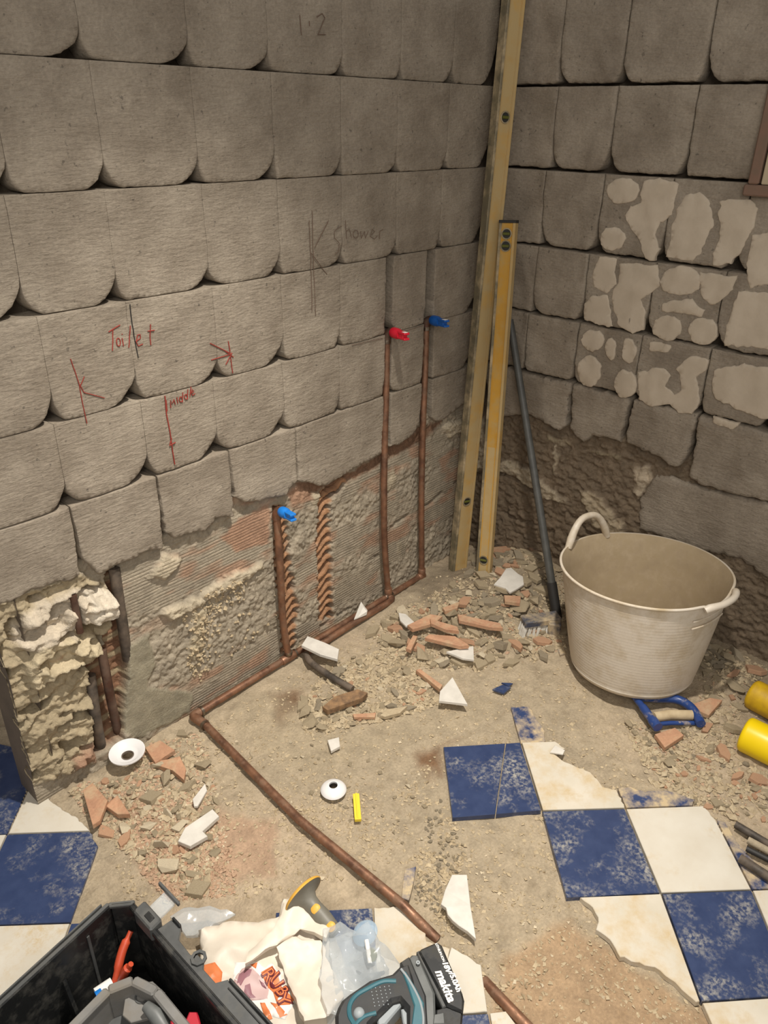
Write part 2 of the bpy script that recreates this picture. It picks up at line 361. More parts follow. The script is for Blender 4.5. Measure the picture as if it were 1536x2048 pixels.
# dark mortar joints cut across the lower zone
for ln in ([(570, 1300), (640, 1258), (700, 1222)], [(560, 1255), (470, 1310)], [(780, 1060), (860, 1010), (920, 960)], [(680, 1155), (760, 1110)]):
    k = np.exp(-(segdist(px, py + (fbm(px*.05, py*.05, 3)-.5)*14, ln, False)/3.2)**2)*np.clip((fbm(px*.03, py*.03, 9)-.4)*6, 0, 1); Yh -= .009*k; mixc(k*.5, DARK)
# two chases cut into hollow brick, ribs across them
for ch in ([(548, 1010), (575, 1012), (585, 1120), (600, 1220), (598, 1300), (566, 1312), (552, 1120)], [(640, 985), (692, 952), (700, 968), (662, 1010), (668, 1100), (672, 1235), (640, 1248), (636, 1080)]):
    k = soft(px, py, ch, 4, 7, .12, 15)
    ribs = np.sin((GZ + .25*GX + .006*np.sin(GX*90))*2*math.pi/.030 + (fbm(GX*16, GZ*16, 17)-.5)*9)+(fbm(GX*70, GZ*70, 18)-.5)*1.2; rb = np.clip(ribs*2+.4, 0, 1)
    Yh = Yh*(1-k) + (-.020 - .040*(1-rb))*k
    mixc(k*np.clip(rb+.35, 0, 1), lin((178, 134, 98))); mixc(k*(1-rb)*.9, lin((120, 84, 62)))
# hole above the blue stop end and beside the red one
# left block: chased brick with proud broken masonry
blk = [(-200, 1220), (-60, 1210), (40, 1185), (160, 1140), (245, 1180), (250, 1260), (205, 1290), (190, 1370), (200, 1450), (175, 1530), (90, 1570), (-250, 1700)]
k = soft(px, py, blk, 10, 9, .05, 19)
zb = -.004 + (fbm(GX*13, GZ*26, 91, 4)-.5)*.044 + (fbm(GX*55, GZ*75, 93, 4)-.5)*.024
zb -= .035*np.clip((fbm(GX*16+9, GZ*34, 95, 2)-.60)*10, 0, 1)
Yh = Yh*(1-k) + zb*k; mixc(k, lin((176, 160, 130)))
for poly, c, dy in (([(40, 1220), (150, 1170), (245, 1185), (245, 1225), (165, 1270), (60, 1300), (20, 1290)], lin((204, 190, 168)), .015), ([(165, 1180), (225, 1170), (246, 1210), (200, 1250), (172, 1262)], lin((214, 202, 182)), .016), ([(60, 1290), (160, 1260), (205, 1270), (200, 1300), (120, 1340), (60, 1380), (40, 1330)], lin((200, 184, 152)), .022), ([(95, 1325), (128, 1305), (130, 1318), (98, 1330)], TERR, .002), ([(165, 1490), (195, 1480), (200, 1530), (150, 1545), (140, 1520)], TERR, .006)):
    q = soft(px, py, poly, 8, 8, .07, 78); mixc(q, c); Yh += dy*q
chl = [(214, 1150), (240, 1130), (262, 1320), (250, 1480), (190, 1520), (180, 1420), (172, 1330), (205, 1300), (225, 1260)]
k = soft(px, py, chl, 5, 5, .1, 35); Yh = Yh*(1-k) + (-.045 + (fbm(GX*20, GZ*60, 37, 3)-.5)*.02)*k; mixc(k, lin((140, 104, 78)))
k2 = k*np.clip((np.sin(GZ*2*math.pi/.05+GX*14)-.45)*4, 0, 1); mixc(k2*.8, lin((176, 160, 128)))
k = soft(px, py, [(136, 1185), (152, 1180), (166, 1265), (150, 1272)], 4, 3, .1, 38); Yh = Yh*(1-k) - .02*k
# chases behind the risers, through the pad zone
Yh[:, 0] -= 0
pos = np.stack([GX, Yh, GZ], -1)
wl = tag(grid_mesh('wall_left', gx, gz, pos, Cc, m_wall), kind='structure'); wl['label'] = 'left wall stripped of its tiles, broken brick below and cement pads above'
del px, py
def wall_left_y(x, z):
    i = int(np.clip(round((x-gx[0])/.003), 0, len(gx)-1)); j = int(np.argmin(abs(gz-z))); return Yh[i, j]

# right wall backing
gy = np.concatenate([np.arange(-.077, 1.15, .0035), np.arange(1.15, 1.75, .010)]); gz2 = np.concatenate([np.arange(-.02, .60, .0035), np.arange(.605, 1.82, .01)])
GY, GZ = np.meshgrid(gy, gz2, indexing='ij'); px, py = px_of(np.stack([np.full_like(GY, -.01), GY, GZ], -1))
Xh = np.full_like(GY, -.052) + (fbm(GY*30, GZ*30, 13)-.5)*.012
Cc = np.zeros(GY.shape+(3,)); Cc[:] = lin((88, 77, 63))  # darkened here too, painting shade into the gaps between right wall pads
zm = np.clip((.58-GZ)/.03, 0, 1)
zx = -.024 + (fbm(GY*60, GZ*80, 121, 4)-.5)*.022 + (fbm(GY*9, GZ*9, 125)-.5)*.02
Xh = Xh*(1-zm) + zx*zm; cz = np.array(BROWN)*(.85+.3*fbm(GY*25, GZ*25, 141)[..., None]); Cc = Cc*(1-zm[..., None]) + cz*zm[..., None]
for poly, c, dy in (([(955, 835), (970, 835), (968, 945), (945, 945)], WHT, .01), ([(990, 925), (1015, 920), (1050, 940), (1115, 985), (1130, 1010), (1080, 1000), (1020, 955), (990, 950)], lin((176, 162, 138)), .010),
    ([(1150, 980), (1190, 985), (1245, 1050), (1245, 1085), (1215, 1080), (1180, 1050), (1160, 1010)], lin((172, 156, 130)), .008), ([(1260, 935), (1300, 930), (1305, 960), (1285, 990), (1270, 1005), (1262, 970)], lin((186, 170, 146)), .006),
    ([(1102, 895), (1112, 890), (1110, 950), (1102, 955)], WHT, .004), ([(1080, 870), (1140, 885), (1140, 895), (1090, 885)], lin((160, 146, 120)), .004), ([(1160, 895), (1240, 915), (1240, 925), (1190, 915)], lin((150, 136, 110)), .004), ([(990, 1110), (1060, 1100), (1085, 1125), (1020, 1140)], TERR, .006)):
    k = soft(px, py, poly, 6, 9, .07, 55); mixc(k, c); Xh += dy*k
for ln in ([(940, 950), (1010, 952), (1060, 985)], [(1000, 1030), (1100, 1070)], [(1130, 1030), (1180, 1080)]):
    k = np.exp(-(segdist(px, py + (fbm(px*.05, py*.05, 3)-.5)*14, ln, False)/3.5)**2); Xh -= .012*k
wr = tag(grid_mesh('wall_right', gy, gz2, np.stack([Xh, GY, GZ], -1), Cc, m_wall), kind='structure'); wr['label'] = 'right wall stripped of its tiles, with cement pads and white adhesive patches'
for p_ in (wr.data,): p_.flip_normals()
wl.data.flip_normals() if wl.data.polygons[0].normal.y < 0 else None

# ------------------------------------------------------------------ mortar pads
def sheet(name, poly, surf, mtl, parent, axis, jit=.002, step=.0065, grid=.012, er=.009, depth=.03, seed=0, insets=(.25, .6, 1.), smooth=True, local=None):
    """A solid slab with a rounded rim: outline poly (a, b) in the wall or floor plane, surf(a, b) its front height along axis."""
    poly = [np.array(p, float) for p in poly]; out = []
    n = len(poly)
    for i in range(n):
        a, b = poly[i], poly[(i+1) % n]; L = np.linalg.norm(b-a); k = max(1, int(L/step))
        for q in range(k):
            p = a + (b-a)*q/k; out.append(p)
    out = np.array(out)
    s_ = seed*3.7
    jm = (local(out[:, 0], out[:, 1])[:, None] if local else 1.)
    if jit: out = out + jm*np.stack([(fbm(out[:, 0]*70+s_, out[:, 1]*70, 5, 3)-.5), (fbm(out[:, 0]*70-s_, out[:, 1]*70+50, 6, 3)-.5)], 1)*2*jit*1.6
    area = np.sum(out[:, 0]*np.roll(out[:, 1], -1) - np.roll(out[:, 0], -1)*out[:, 1])
    if area < 0: out = out[::-1]
    nx = np.roll(out, -1, 0) - np.roll(out, 1, 0); nx /= np.linalg.norm(nx, axis=1)[:, None]+1e-9; inw = np.stack([-nx[:, 1], nx[:, 0]], 1)
    pts = []
    for s2 in insets: 
        c = out + inw*er*s2; pts.append(c[::1 if s2 < .5 else 2])
    lo, hi = out.min(0), out.max(0)
    ga, gb = np.meshgrid(np.arange(lo[0], hi[0], grid), np.arange(lo[1], hi[1], grid)); c = np.stack([ga.ravel(), gb.ravel()], 1)
    c = c + (np.random.default_rng(seed).random(c.shape)-.5)*grid*.3
    if len(c):
        keep = inpoly(c[:, 0], c[:, 1], out) & (segdist(c[:, 0], c[:, 1], out) > er*1.15); pts.append(c[keep])
    q = np.concatenate(pts[:-1]) if len(c) else np.concatenate(pts)
    keep = inpoly(q[:, 0], q[:, 1], out); dq = segdist(q[:, 0], q[:, 1], out); 
    keep &= dq > er*insets[0]*.8
    allp = [out, q[keep]] + ([pts[-1]] if len(c) else [])
    allp = np.concatenate(allp); nb = len(out)
    res = geometry.delaunay_2d_cdt([Vector(p) for p in allp], [], [list(range(nb))], 1, 1e-6)
    V2 = np.array([tuple(v) for v in res[0]]); F = [list(t) for t in res[2]]
    d = segdist(V2[:, 0], V2[:, 1], out); lc = local(V2[:, 0], V2[:, 1]) if local else 1.
    t = np.clip(d/(er*lc), 0, 1); rim = 1-np.sqrt(np.clip(1-(1-t)**2, 0, 1))
    hgt = surf(V2[:, 0], V2[:, 1]) - rim*min(er, depth)*.9*lc
    # the outline back, pushed down to the depth
    bd = {}; orig = res[3]
    for vi, o_ in enumerate(orig):
        for k in o_:
            if k < nb: bd[k] = vi
    loop = [bd[k] for k in range(nb) if k in bd]
    nv = len(V2); base = [(V2[i][0], V2[i][1]) for i in loop]
    def w3(a, b, h_):
        return (a, h_, b) if axis == 'y' else (h_, a, b) if axis == 'x' else (a, b, h_)
    V = [w3(V2[i, 0], V2[i, 1], hgt[i]) for i in range(nv)]; hb = float(np.min(surf(V2[:, 0], V2[:, 1])))-depth
    V += [w3(a, b, hb) for a, b in base]; L = len(loop)
    for i in range(L): j = (i+1) % L; F.append([loop[i], loop[j], nv+j, nv+i])
    F.append([nv+i for i in range(L)])
    o = mesh(name, V, F, mtl, parent)
    bm = bmesh.new(); bm.from_mesh(o.data); bmesh.ops.recalc_face_normals(bm, faces=bm.faces)
    if smooth:
        for e in bm.edges:
            if len(e.link_faces) == 2: e.smooth = e.calc_face_angle(0) < .9
        for q_ in bm.faces: q_.smooth = True
    bm.to_mesh(o.data); bm.free()
    return o
def pad_h(a, b, seed=0):
    return .001 + (fbm(a*9+seed*5, b*9, 61, 3)-.5)*.008 + (fbm(a*24+seed, b*44, 63, 3)-.5)*.0042
def pad_hr(a, b):
    r1 = 1-abs(fbm(a*11+4, b*5+a*3, 161, 2)*2-1)
    return pad_h(a+7, b) + .0045*np.clip((r1-.80)*5, 0, 1)
def pad_outline(x0, x1, z1, z0, cl, cr, g=.0012, straight=.25):
    """square shoulders at the top, thumb-rounded corners below; cl, cr = (width, height) of each bottom corner cut"""
    pts = [(x0+g, z1-g*1.2), (x1-g, z1-g*1.2)]
    for (sx, cx, (w_, h_)) in ((-1, x1-g, cr), (1, x0+g, cl)):
        arc = []
        for k in range(7):
            a = k/6*math.pi/2; p_ = 1.85       # superellipse corner
            arc.append((cx + sx*w_*(1-max(math.cos(a), 0)**(2/p_)*1.0), z0+g + h_*(1-max(math.sin(a), 0)**(2/p_))))
        pts += arc if sx < 0 else arc[::-1]
    return pts
rr = random.Random(5)
zT = [1.70, 1.458, 1.257, 1.057, .856, .683]
XS = {0: [1.60, 1.41, 1.235, 1.022, .830, .618, .424, .221, .03], 1: [1.60, 1.398, 1.226, 1.023, .827, .625, .433, .228, .028], 2: [1.60, 1.412, 1.232, 1.019, .823, .625, .426, .241, .03],
      3: [1.60, 1.398, 1.221, 1.018, .827, .637, .466, .437, .298, .262, .035], 4: [1.60, 1.405, 1.218, 1.036, .834, .640, .466, .438, .298, .250, .035]}
SKIP = {(3, .466), (3, .298), (4, .466), (4, .298)}
for row in range(5):
    xs = XS[row]
    for i in range(len(xs)-1):
        if (row, xs[i]) in SKIP: continue
        xl, xr = xs[i+1], xs[i]       # xr = farther from the corner = left on screen
        big = 1.15 if xr > 1.0 else .95; wf = 1. if xr > 1.0 else .68
        w1, h1 = rr.uniform(.036, .064)*big*wf, rr.uniform(.036, .062)*big
        w2, h2 = rr.uniform(.010, .036)*big*wf, rr.uniform(.028, .052)*big
        if i == len(xs)-2: w1, h1 = .065, .14
        cuts = (w1, h1), (w2, h2)      # low-X corner (right on screen) and high-X corner
        if row in (3, 4):
            if xl in (.466,): cuts = (.006, .008), cuts[1]
            if xr in (.437, .438): cuts = (.006, .01), (.03, .035)
            if xr in (.262, .250): cuts = (.075, .15), (.006, .008)
            if xl == .298: cuts = (.008, .02), cuts[1]
        sd = row*20+i
        po = pad_outline(xl, xr, zT[row], zT[row+1]+.0006, cuts[0], cuts[1], g=.0003)
        lf = lambda a, b, z0=zT[row+1], xm=(xl+xr)/2, xh=(xr-xl)/2: .10+.90*np.clip((z0+.055-b)/.03, 0, 1)*np.clip((abs(a-xm)/xh-.35)/.3, .18, 1)
        # step the courses very slightly so ledges catch the light
        off = (.0, .0012, -.0008, .001, .0)[row]+rr.uniform(-.0003, .0003)
        sheet('mortar_pad', po, lambda a, b, s=sd, o_=off: pad_h(a, b, s*0)+o_, m_pad, wl, 'y', seed=sd, depth=.050, jit=.0016, er=.0065, local=lf, insets=(.2, .5, 1.))
def Lp(pts): return [tuple(LW(*p)[[0, 2]]) for p in pts]
def topz(z, xa, xb): return [(xa, z), (xb, z)]
F_pads = [([(-40, 1222), (0, 1213), (40, 1197), (60, 1180), (80, 1178), (110, 1165), (140, 1163), (160, 1148)], 1.60, 1.405), ([(165, 1118), (187, 1136), (200, 1152), (215, 1140), (240, 1126), (273, 1115), (300, 1100), (328, 1098)], 1.404, 1.206),
          ([(332, 1063), (351, 1076), (380, 1068), (410, 1061), (430, 1037), (467, 1033)], 1.204, 1.010), ([(470, 994), (490, 1003), (527, 1002), (545, 995), (574, 990), (580, 978), (594, 963)], 1.008, .802),
          ([(597, 962), (625, 966), (640, 972), (660, 968), (690, 950), (720, 930), (766, 905)], .800, .466), ([(782, 893), (800, 888), (820, 875), (838, 850)], .438, .298), ([(863, 835), (872, 843), (885, 842), (905, 825), (940, 800)], .250, .03)]
for i, (bt, xa, xb) in enumerate(F_pads):
    b2 = Lp(bt); po = [(xb+.001, .681), (xa-.001, .681)] + [(min(max(a, xb+.001), xa-.001), z) for a, z in b2]
    sheet('mortar_pad', po, lambda a, b: pad_h(a, b)+.001, m_pad, wl, 'y', seed=200+i, depth=.050, jit=.0032, er=.0055, local=lambda a, b: .25+.75*np.clip((.60-b)/.03, 0, 1))
# rubble caught in the notches
zR = [1.70, 1.458, 1.257, 1.057, .866, .688]
YS = {0: [.0, .178, .355, .560, .755, .95, 1.15], 1: [.0, .182, .352, .556, .745, .95, 1.15], 2: [.0, .170, .347, .533, .72, .91, 1.1], 3: [.0, .168, .334, .526, .708, .90, 1.1], 4: [.0, .160, .329, .521, .708, .878, 1.07]}
for k_ in YS: YS[k_] += [YS[k_][-1]+.195, YS[k_][-1]+.39, YS[k_][-1]+.585]
for row in range(5):
    ys = YS[row]
    for i in range(len(ys)-1):
        yl, yr = ys[i], ys[i+1]; c1 = (rr.uniform(.024, .05), rr.uniform(.04, .085)); c2 = (rr.uniform(.018, .045), rr.uniform(.04, .08))
        if i == 0: c1 = (.006, .006); c2 = (.006, .006)
        if row == 4: c1 = (min(c1[0], .02), .03); c2 = (min(c2[0], .02), .03)
        if i == 3 and row == 1: c1 = (.008, .01)
        off = -.004 if i == 0 else rr.uniform(-.002, .002)
        sheet('mortar_pad', pad_outline(yl, yr, zR[row], zR[row+1]+.003, c1, c2, g=.0018), lambda a, b, o_=off: pad_hr(a, b)+o_, m_pad, wr, 'x', seed=300+row*10+i, depth=.050, jit=.0022, er=.008, local=lambda a, b, z0=zR[row+1]: .22+.78*np.clip((z0+.09-b)/.04, 0, 1))
def Rp(pts): return [tuple(RW(*p)[[1, 2]]) for p in pts]
for i, (bt, ya, yb) in enumerate(([([(985, 835), (1020, 832), (1055, 829), (1088, 845), (1117, 861), (1134, 854)], .0, .328), ([(1140, 855), (1150, 872), (1166, 886), (1185, 872), (1215, 876), (1238, 886)], .330, .518),
        ([(1246, 885), (1290, 904), (1320, 915), (1339, 933), (1360, 932), (1374, 915)], .520, .708), ([(1378, 955), (1395, 968), (1450, 985), (1536, 1005), (1600, 1023)], .710, 1.07)])):
    po = [(ya+.002, .684), (yb-.002, .684)] + [(min(max(a, ya+.002), yb-.002), z) for a, z in Rp(bt)][::-1]
    sheet('mortar_pad', po, lambda a, b: pad_hr(a, b), m_pad, wr, 'x', seed=400+i, depth=.050, jit=.004)
sheet('cement_patch', Rp([(1306, 953), (1345, 960), (1378, 972), (1450, 990), (1536, 1012), (1640, 1040), (1640, 1215), (1536, 1168), (1475, 1122), (1400, 1105), (1270, 1062), (1275, 1000)]), lambda a, b: -.010+(fbm(a*8, b*8, 4)-.5)*.012, m_pad, wr, 'x', seed=410, depth=.03, jit=.005, er=.014)
# white adhesive left on the right wall
def ell(cx, cy, a, b, n=12): return [(cx+a*math.cos(2*math.pi*k/n), cy+b*math.sin(2*math.pi*k/n)) for k in range(n)]
patches = [ell(1247, 382, 33, 26), [(1290, 362), (1320, 356), (1360, 368), (1352, 395), (1345, 430), (1320, 445), (1312, 470), (1318, 500), (1310, 522), (1290, 518), (1280, 480), (1262, 455), (1252, 430), (1262, 412), (1280, 405), (1284, 380)],
    [(1372, 390), (1400, 382), (1420, 400), (1428, 450), (1412, 480), (1405, 505), (1385, 520), (1335, 515), (1342, 470), (1355, 420)], [(1440, 400), (1500, 398), (1518, 415), (1510, 450), (1490, 490), (1462, 528), (1430, 530), (1425, 510), (1440, 470), (1437, 430)],
    ell(1227, 477, 27, 24), [(1200, 512), (1235, 515), (1230, 545), (1235, 570), (1215, 585), (1190, 575), (1185, 550)], [(1240, 525), (1318, 530), (1320, 572), (1300, 590), (1284, 597), (1292, 625), (1288, 660), (1265, 665), (1240, 650), (1228, 620), (1222, 590), (1240, 560)],
    ell(1362, 562, 42, 30), [(1400, 545), (1475, 552), (1465, 580), (1440, 605), (1420, 610), (1402, 590)], [(1325, 608), (1345, 600), (1385, 598), (1412, 620), (1405, 633), (1370, 628), (1325, 622)], ell(1335, 655, 30, 26), ell(1407, 662, 30, 28),
    [(1185, 590), (1218, 590), (1222, 620), (1228, 655), (1200, 650), (1170, 640), (1168, 610)], ell(1187, 680, 24, 22), ell(1222, 697, 12, 22), ell(1260, 700, 15, 26), ell(1180, 742, 24, 32), ell(1252, 768, 24, 28),
    [(1278, 745), (1315, 735), (1332, 738), (1342, 750), (1330, 772), (1350, 788), (1364, 778), (1360, 750), (1352, 738), (1385, 710), (1418, 720), (1415, 740), (1395, 755), (1398, 790), (1400, 806), (1385, 828), (1355, 825), (1340, 810), (1300, 812), (1278, 798)],
    [(1505, 470), (1560, 460), (1580, 560), (1500, 575), (1492, 530)], [(1478, 580), (1570, 588), (1570, 700), (1450, 690), (1455, 650), (1468, 610)], [(1430, 740), (1470, 730), (1500, 728), (1570, 740), (1570, 845), (1520, 835), (1470, 815), (1428, 795), (1425, 765)], [(1428, 832), (1480, 845), (1470, 858), (1430, 845)], [(1300, 682), (1345, 690), (1340, 706), (1302, 700)]]
for i, pl in enumerate(patches):
    sheet('adhesive_patch', Rp(pl), lambda a, b: pad_hr(a, b)+.0038+(fbm(a*30, b*30, 3)-.5)*.0015, m_white_adh, wr, 'x', seed=500+i, depth=.010, jit=.0035, er=.003, step=.006, grid=.014)
# small framed panel at the right edge of the right wall
b_ = MB(); a0, a1 = RW(1517, 240, .012), RW(1505, 368, .012)
yy, zlo, zhi = a1[1], a1[2], 1.52
MB().box((.014, yy+.24, (zlo+zhi)/2), (.005, 0, 0), (0, .22, 0), (0, 0, (zhi-zlo)/2), .002).build('trim_1', m_panel)
for nm, bx in (('trim_2', ((.008, yy+.23, zlo-.013), (.016, 0, 0), (0, .245, 0), (0, 0, .012))), ('trim_3', ((.008, yy+.004, (zlo+zhi)/2), (.016, 0, 0), (0, .012, 0), (0, 0, (zhi-zlo)/2)))):
    MB().box(*bx, .003).build(nm, m_trimterra)
for n_, lb in (('trim_1', 'cream panel set into the right wall at the picture edge'), ('trim_2', 'terracotta coloured strip under the cream panel'), ('trim_3', 'terracotta coloured strip up the side of the cream panel')):
    o = bpy.data.objects[n_]; tag(o, lb, kind='structure')
# end of the left wall: a grey timber lining board, then the dark opening
b_ = MB(); 
gz3 = np.linspace(-.02, 1.8, 60); V = []; F = []
for i, z in enumerate(gz3):
    y = -.002 + (vn(z*14, 0, 3)-.5)*.03; V += [(WALL_END-.003, y if z < .45 else .0, z), (WALL_END-.003, -.10, z)]
    if i: F.append((2*i-2, 2*i-1, 2*i+1, 2*i))
o = mesh('trim_4', V + [(a-.05, b, c) for a, b, c in V], F + [(q[3]+120, q[2]+120, q[1]+120, q[0]+120) for q in F] + [(0, 1, 121, 120), (118, 238, 239, 119)], m_board); tag(o, 'grey end of the left wall beside the dark opening', kind='structure')
MB().box((WALL_END+.9, -.60, .9), (1.1, 0, 0), (0, .05, 0), (0, 0, .93)).build('wall_back', m_board); tag(bpy.data.objects['wall_back'], 'dim wall beyond the opening at the left', kind='structure')

# ------------------------------------------------------------------ floor
tile_polys = [
 ('blue', m_blue, 1, [(887, 1495), (1010, 1488), (990, 1629), (905, 1636)]), ('blue', m_blue, 1, [(1012, 1488), (1040, 1486), (1082, 1621), (992, 1629)]),
 ('white', m_white_dusty, 1, [(1044, 1486), (1110, 1484), (1130, 1498), (1105, 1508), (1130, 1525), (1180, 1545), (1195, 1560), (1205, 1575), (1232, 1580), (1249, 1616), (1086, 1621)]),
 ('blue', m_blue_dusty, 1, [(1236, 1578), (1260, 1574), (1290, 1585), (1330, 1581), (1360, 1590), (1390, 1600), (1385, 1611), (1253, 1616)]),
 ('blue', m_blue, 1, [(1085, 1624), (1249, 1619), (1319, 1786), (1133, 1796)]), ('white', m_white, 1, [(1253, 1619), (1405, 1613), (1430, 1640), (1501, 1779), (1323, 1786)]),
 ('blue', m_blue_dusty, 1, [(1433, 1640), (1450, 1645), (1478, 1690), (1536, 1755), (1575, 1776), (1505, 1779)]),
 ('white', m_white_dusty, 1, [(1160, 1796), (1321, 1789), (1399, 2003), (1392, 2005), (1350, 1965), (1310, 1935), (1270, 1925), (1240, 1915), (1220, 1880), (1192, 1860), (1196, 1835), (1185, 1815)]),
 ('blue', m_blue, 1, [(1325, 1789), (1502, 1782), (1588, 1990), (1403, 2003)]), ('white', m_white, 1, [(1506, 1782), (1660, 1776), (1760, 1980), (1592, 1990)]),
 ('white', m_white_dusty, 1, [(1405, 2007), (1590, 1994), (1680, 2200), (1500, 2220)]),
 ('blue', m_blue_dusty, 0, [(1022, 1412), (1058, 1411), (1075, 1440), (1090, 1460), (1088, 1484), (1042, 1485)]),
 ('blue', m_blue, 0, [(-190, 1500), (0, 1486), (62, 1500), (64, 1556), (13, 1665), (-170, 1674)]),
 ('white', m_white, 0, [(66, 1557), (90, 1553), (105, 1562), (90, 1590), (115, 1610), (150, 1630), (168, 1648), (178, 1659), (17, 1664)]),
 ('blue', m_blue, 0, [(14, 1667), (178, 1661), (195, 1690), (140, 1842), (-69, 1849)]), ('white', m_white, 0, [(-180, 1676), (11, 1667), (-72, 1848), (-290, 1860)]),
 ('white', m_white, 0, [(-74, 1852), (138, 1845), (52, 2085), (-210, 2100)]), ('blue', m_blue, 0, [(142, 1845), (225, 1841), (190, 1950), (100, 1960)]),
 ('blue', m_blue, 0, [(552, 1823), (744, 1814), (752, 1900), (752, 1925), (545, 1930)]), ('white', m_white_dusty, 0, [(748, 1813), (795, 1811), (835, 1819), (837, 1838), (852, 1850), (853, 1880), (900, 1895), (880, 1990), (755, 1995)]),
 ('white', m_white, 0, [(903, 1892), (925, 1905), (962, 1927), (975, 2021), (890, 2025), (872, 1990)]), ('blue', m_blue, 0, [(925, 2028), (976, 2025), (985, 2070), (910, 2070)]), ('white', m_white, 0, [(980, 2024), (1012, 2020), (1050, 2070), (988, 2070)])]
XF = np.arange(-.08, 2.6, .006); YF = np.arange(-.55, 2.3, .006)
FX, FY = np.meshgrid(XF, YF, indexing='ij')
MOUND = [((1020, 1190), .045, .10), ((940, 1180), .03, .10), ((1100, 1160), .055, .09), ((860, 1240), .022, .10), ((960, 1260), .02, .10), ((1110, 1270), .02, .08), ((1040, 1140), .06, .08), ((1440, 1240), .05, .10), ((1500, 1330), .03, .10), ((1430, 1420), .018, .12), ((1520, 1600), .02, .14), ((330, 1560), .010, .09), ((660, 1420), .008, .07), ((110, 1560), .015, .06), ((1250, 1290), .02, .14)]
MOUND = [(P(*c), a, s) for c, a, s in MOUND]
def hf(x, y, masks=True):
    x = np.asarray(x, float); y = np.asarray(y, float)
    z = -.011 + (fbm(x*4, y*4, 71)-.5)*.006 + (fbm(x*17, y*17, 73)-.5)*.009 + (fbm(x*55, y*55, 75, 3)-.5)*.008*np.clip(fbm(x*5, y*5, 77)*3-.6, .3, 1.5)
    m_ = 0
    for c, a, s in MOUND: m_ = m_ + a*np.exp(-((x-c[0])**2+(y-c[1])**2)/(2*s*s))*.9
    return z + m_*(1 + .35*(fbm(x*20, y*20, 79)-.5))
TP = [[P(*q) for q in t[3]] for t in tile_polys]
Zf = hf(FX, FY)
tmask = np.zeros(FX.shape, bool)
for t in TP: tmask |= inpoly(FX, FY, t)
Zf = np.where(tmask, np.minimum(Zf, -.010), Zf)
pos = np.stack([FX, FY, Zf], -1); px, py = px_of(pos)
DUST = np.array(lin((192, 174, 146))); D2 = np.array(lin((178, 162, 136))); D3 = np.array(lin((200, 178, 150)))
t = fbm(FX*3, FY*3, 81)[..., None]; Cc = D2 + (DUST-D2)*np.clip((t-.3)*2.5, 0, 1)
t = np.clip((fbm(FX*2.2+5, FY*2.2, 83)-.5)*4, 0, 1); mixc(t*.6, D3)
t = np.clip((fbm(FX*60, FY*60, 85, 3)-.62)*8, 0, 1); mixc(t*.35, lin((150, 132, 104)))
for poly, c, a in (([(535, 1380), (610, 1370), (620, 1400), (590, 1440), (575, 1460), (540, 1450)], lin((112, 80, 52)), .95), ([(820, 1500), (880, 1475), (930, 1472), (945, 1480), (890, 1495), (890, 1560), (850, 1560), (820, 1540)], lin((124, 90, 60)), .9),
    ([(905, 1440), (925, 1438), (925, 1452), (908, 1452)], lin((140, 110, 80)), .6), ([(250, 1560), (560, 1640), (560, 1760), (300, 1790), (220, 1660)], lin((188, 142, 112)), .45), ([(420, 1350), (640, 1400), (1000, 1380), (1010, 1440), (620, 1560), (480, 1500)], lin((178, 162, 134)), .5),
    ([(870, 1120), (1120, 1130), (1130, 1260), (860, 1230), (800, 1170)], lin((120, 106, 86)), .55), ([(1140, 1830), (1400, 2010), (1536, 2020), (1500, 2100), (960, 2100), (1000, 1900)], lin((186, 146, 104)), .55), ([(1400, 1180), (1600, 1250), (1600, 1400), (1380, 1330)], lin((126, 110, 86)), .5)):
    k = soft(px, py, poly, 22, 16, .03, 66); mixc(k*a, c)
fl = tag(grid_mesh('floor', XF, YF, pos, Cc, m_floor), kind='structure'); fl['label'] = 'dusty screed floor with patches of blue and white tiles left on it'
def hfl(x, y): return float(hf(x, y))
for i, (cn, mt, grp, poly) in enumerate(tile_polys):
    t3 = TP[i]; top = .002 if grp else -.003
    pl = [np.array([p[0], p[1]]) for p in t3]
    # ragged edges where the outline is broken
    ragged = len(pl) > 4
    pts = []
    for k in range(len(pl)):
        a, b = pl[k], pl[(k+1) % len(pl)]; L = np.linalg.norm(b-a); q = max(1, int(L/.008)) if (ragged and L < .075) else 1
        for j in range(q):
            p = a+(b-a)*j/q
            if j: p = p + (np.array([vn(p[0]*150, p[1]*150, 3), vn(p[0]*150, p[1]*150, 5)])-.5)*.006
            pts.append(p)
    m_ = MB().prism([(p[0], p[1], top) for p in pts], (0, 0, -.013 if grp else -.008), .0012)
    o = m_.build('floor_tile', mt, fl, tri=True); o['label'] = ('blue glazed' if cn == 'blue' else 'white glazed') + ' floor tile still stuck down'

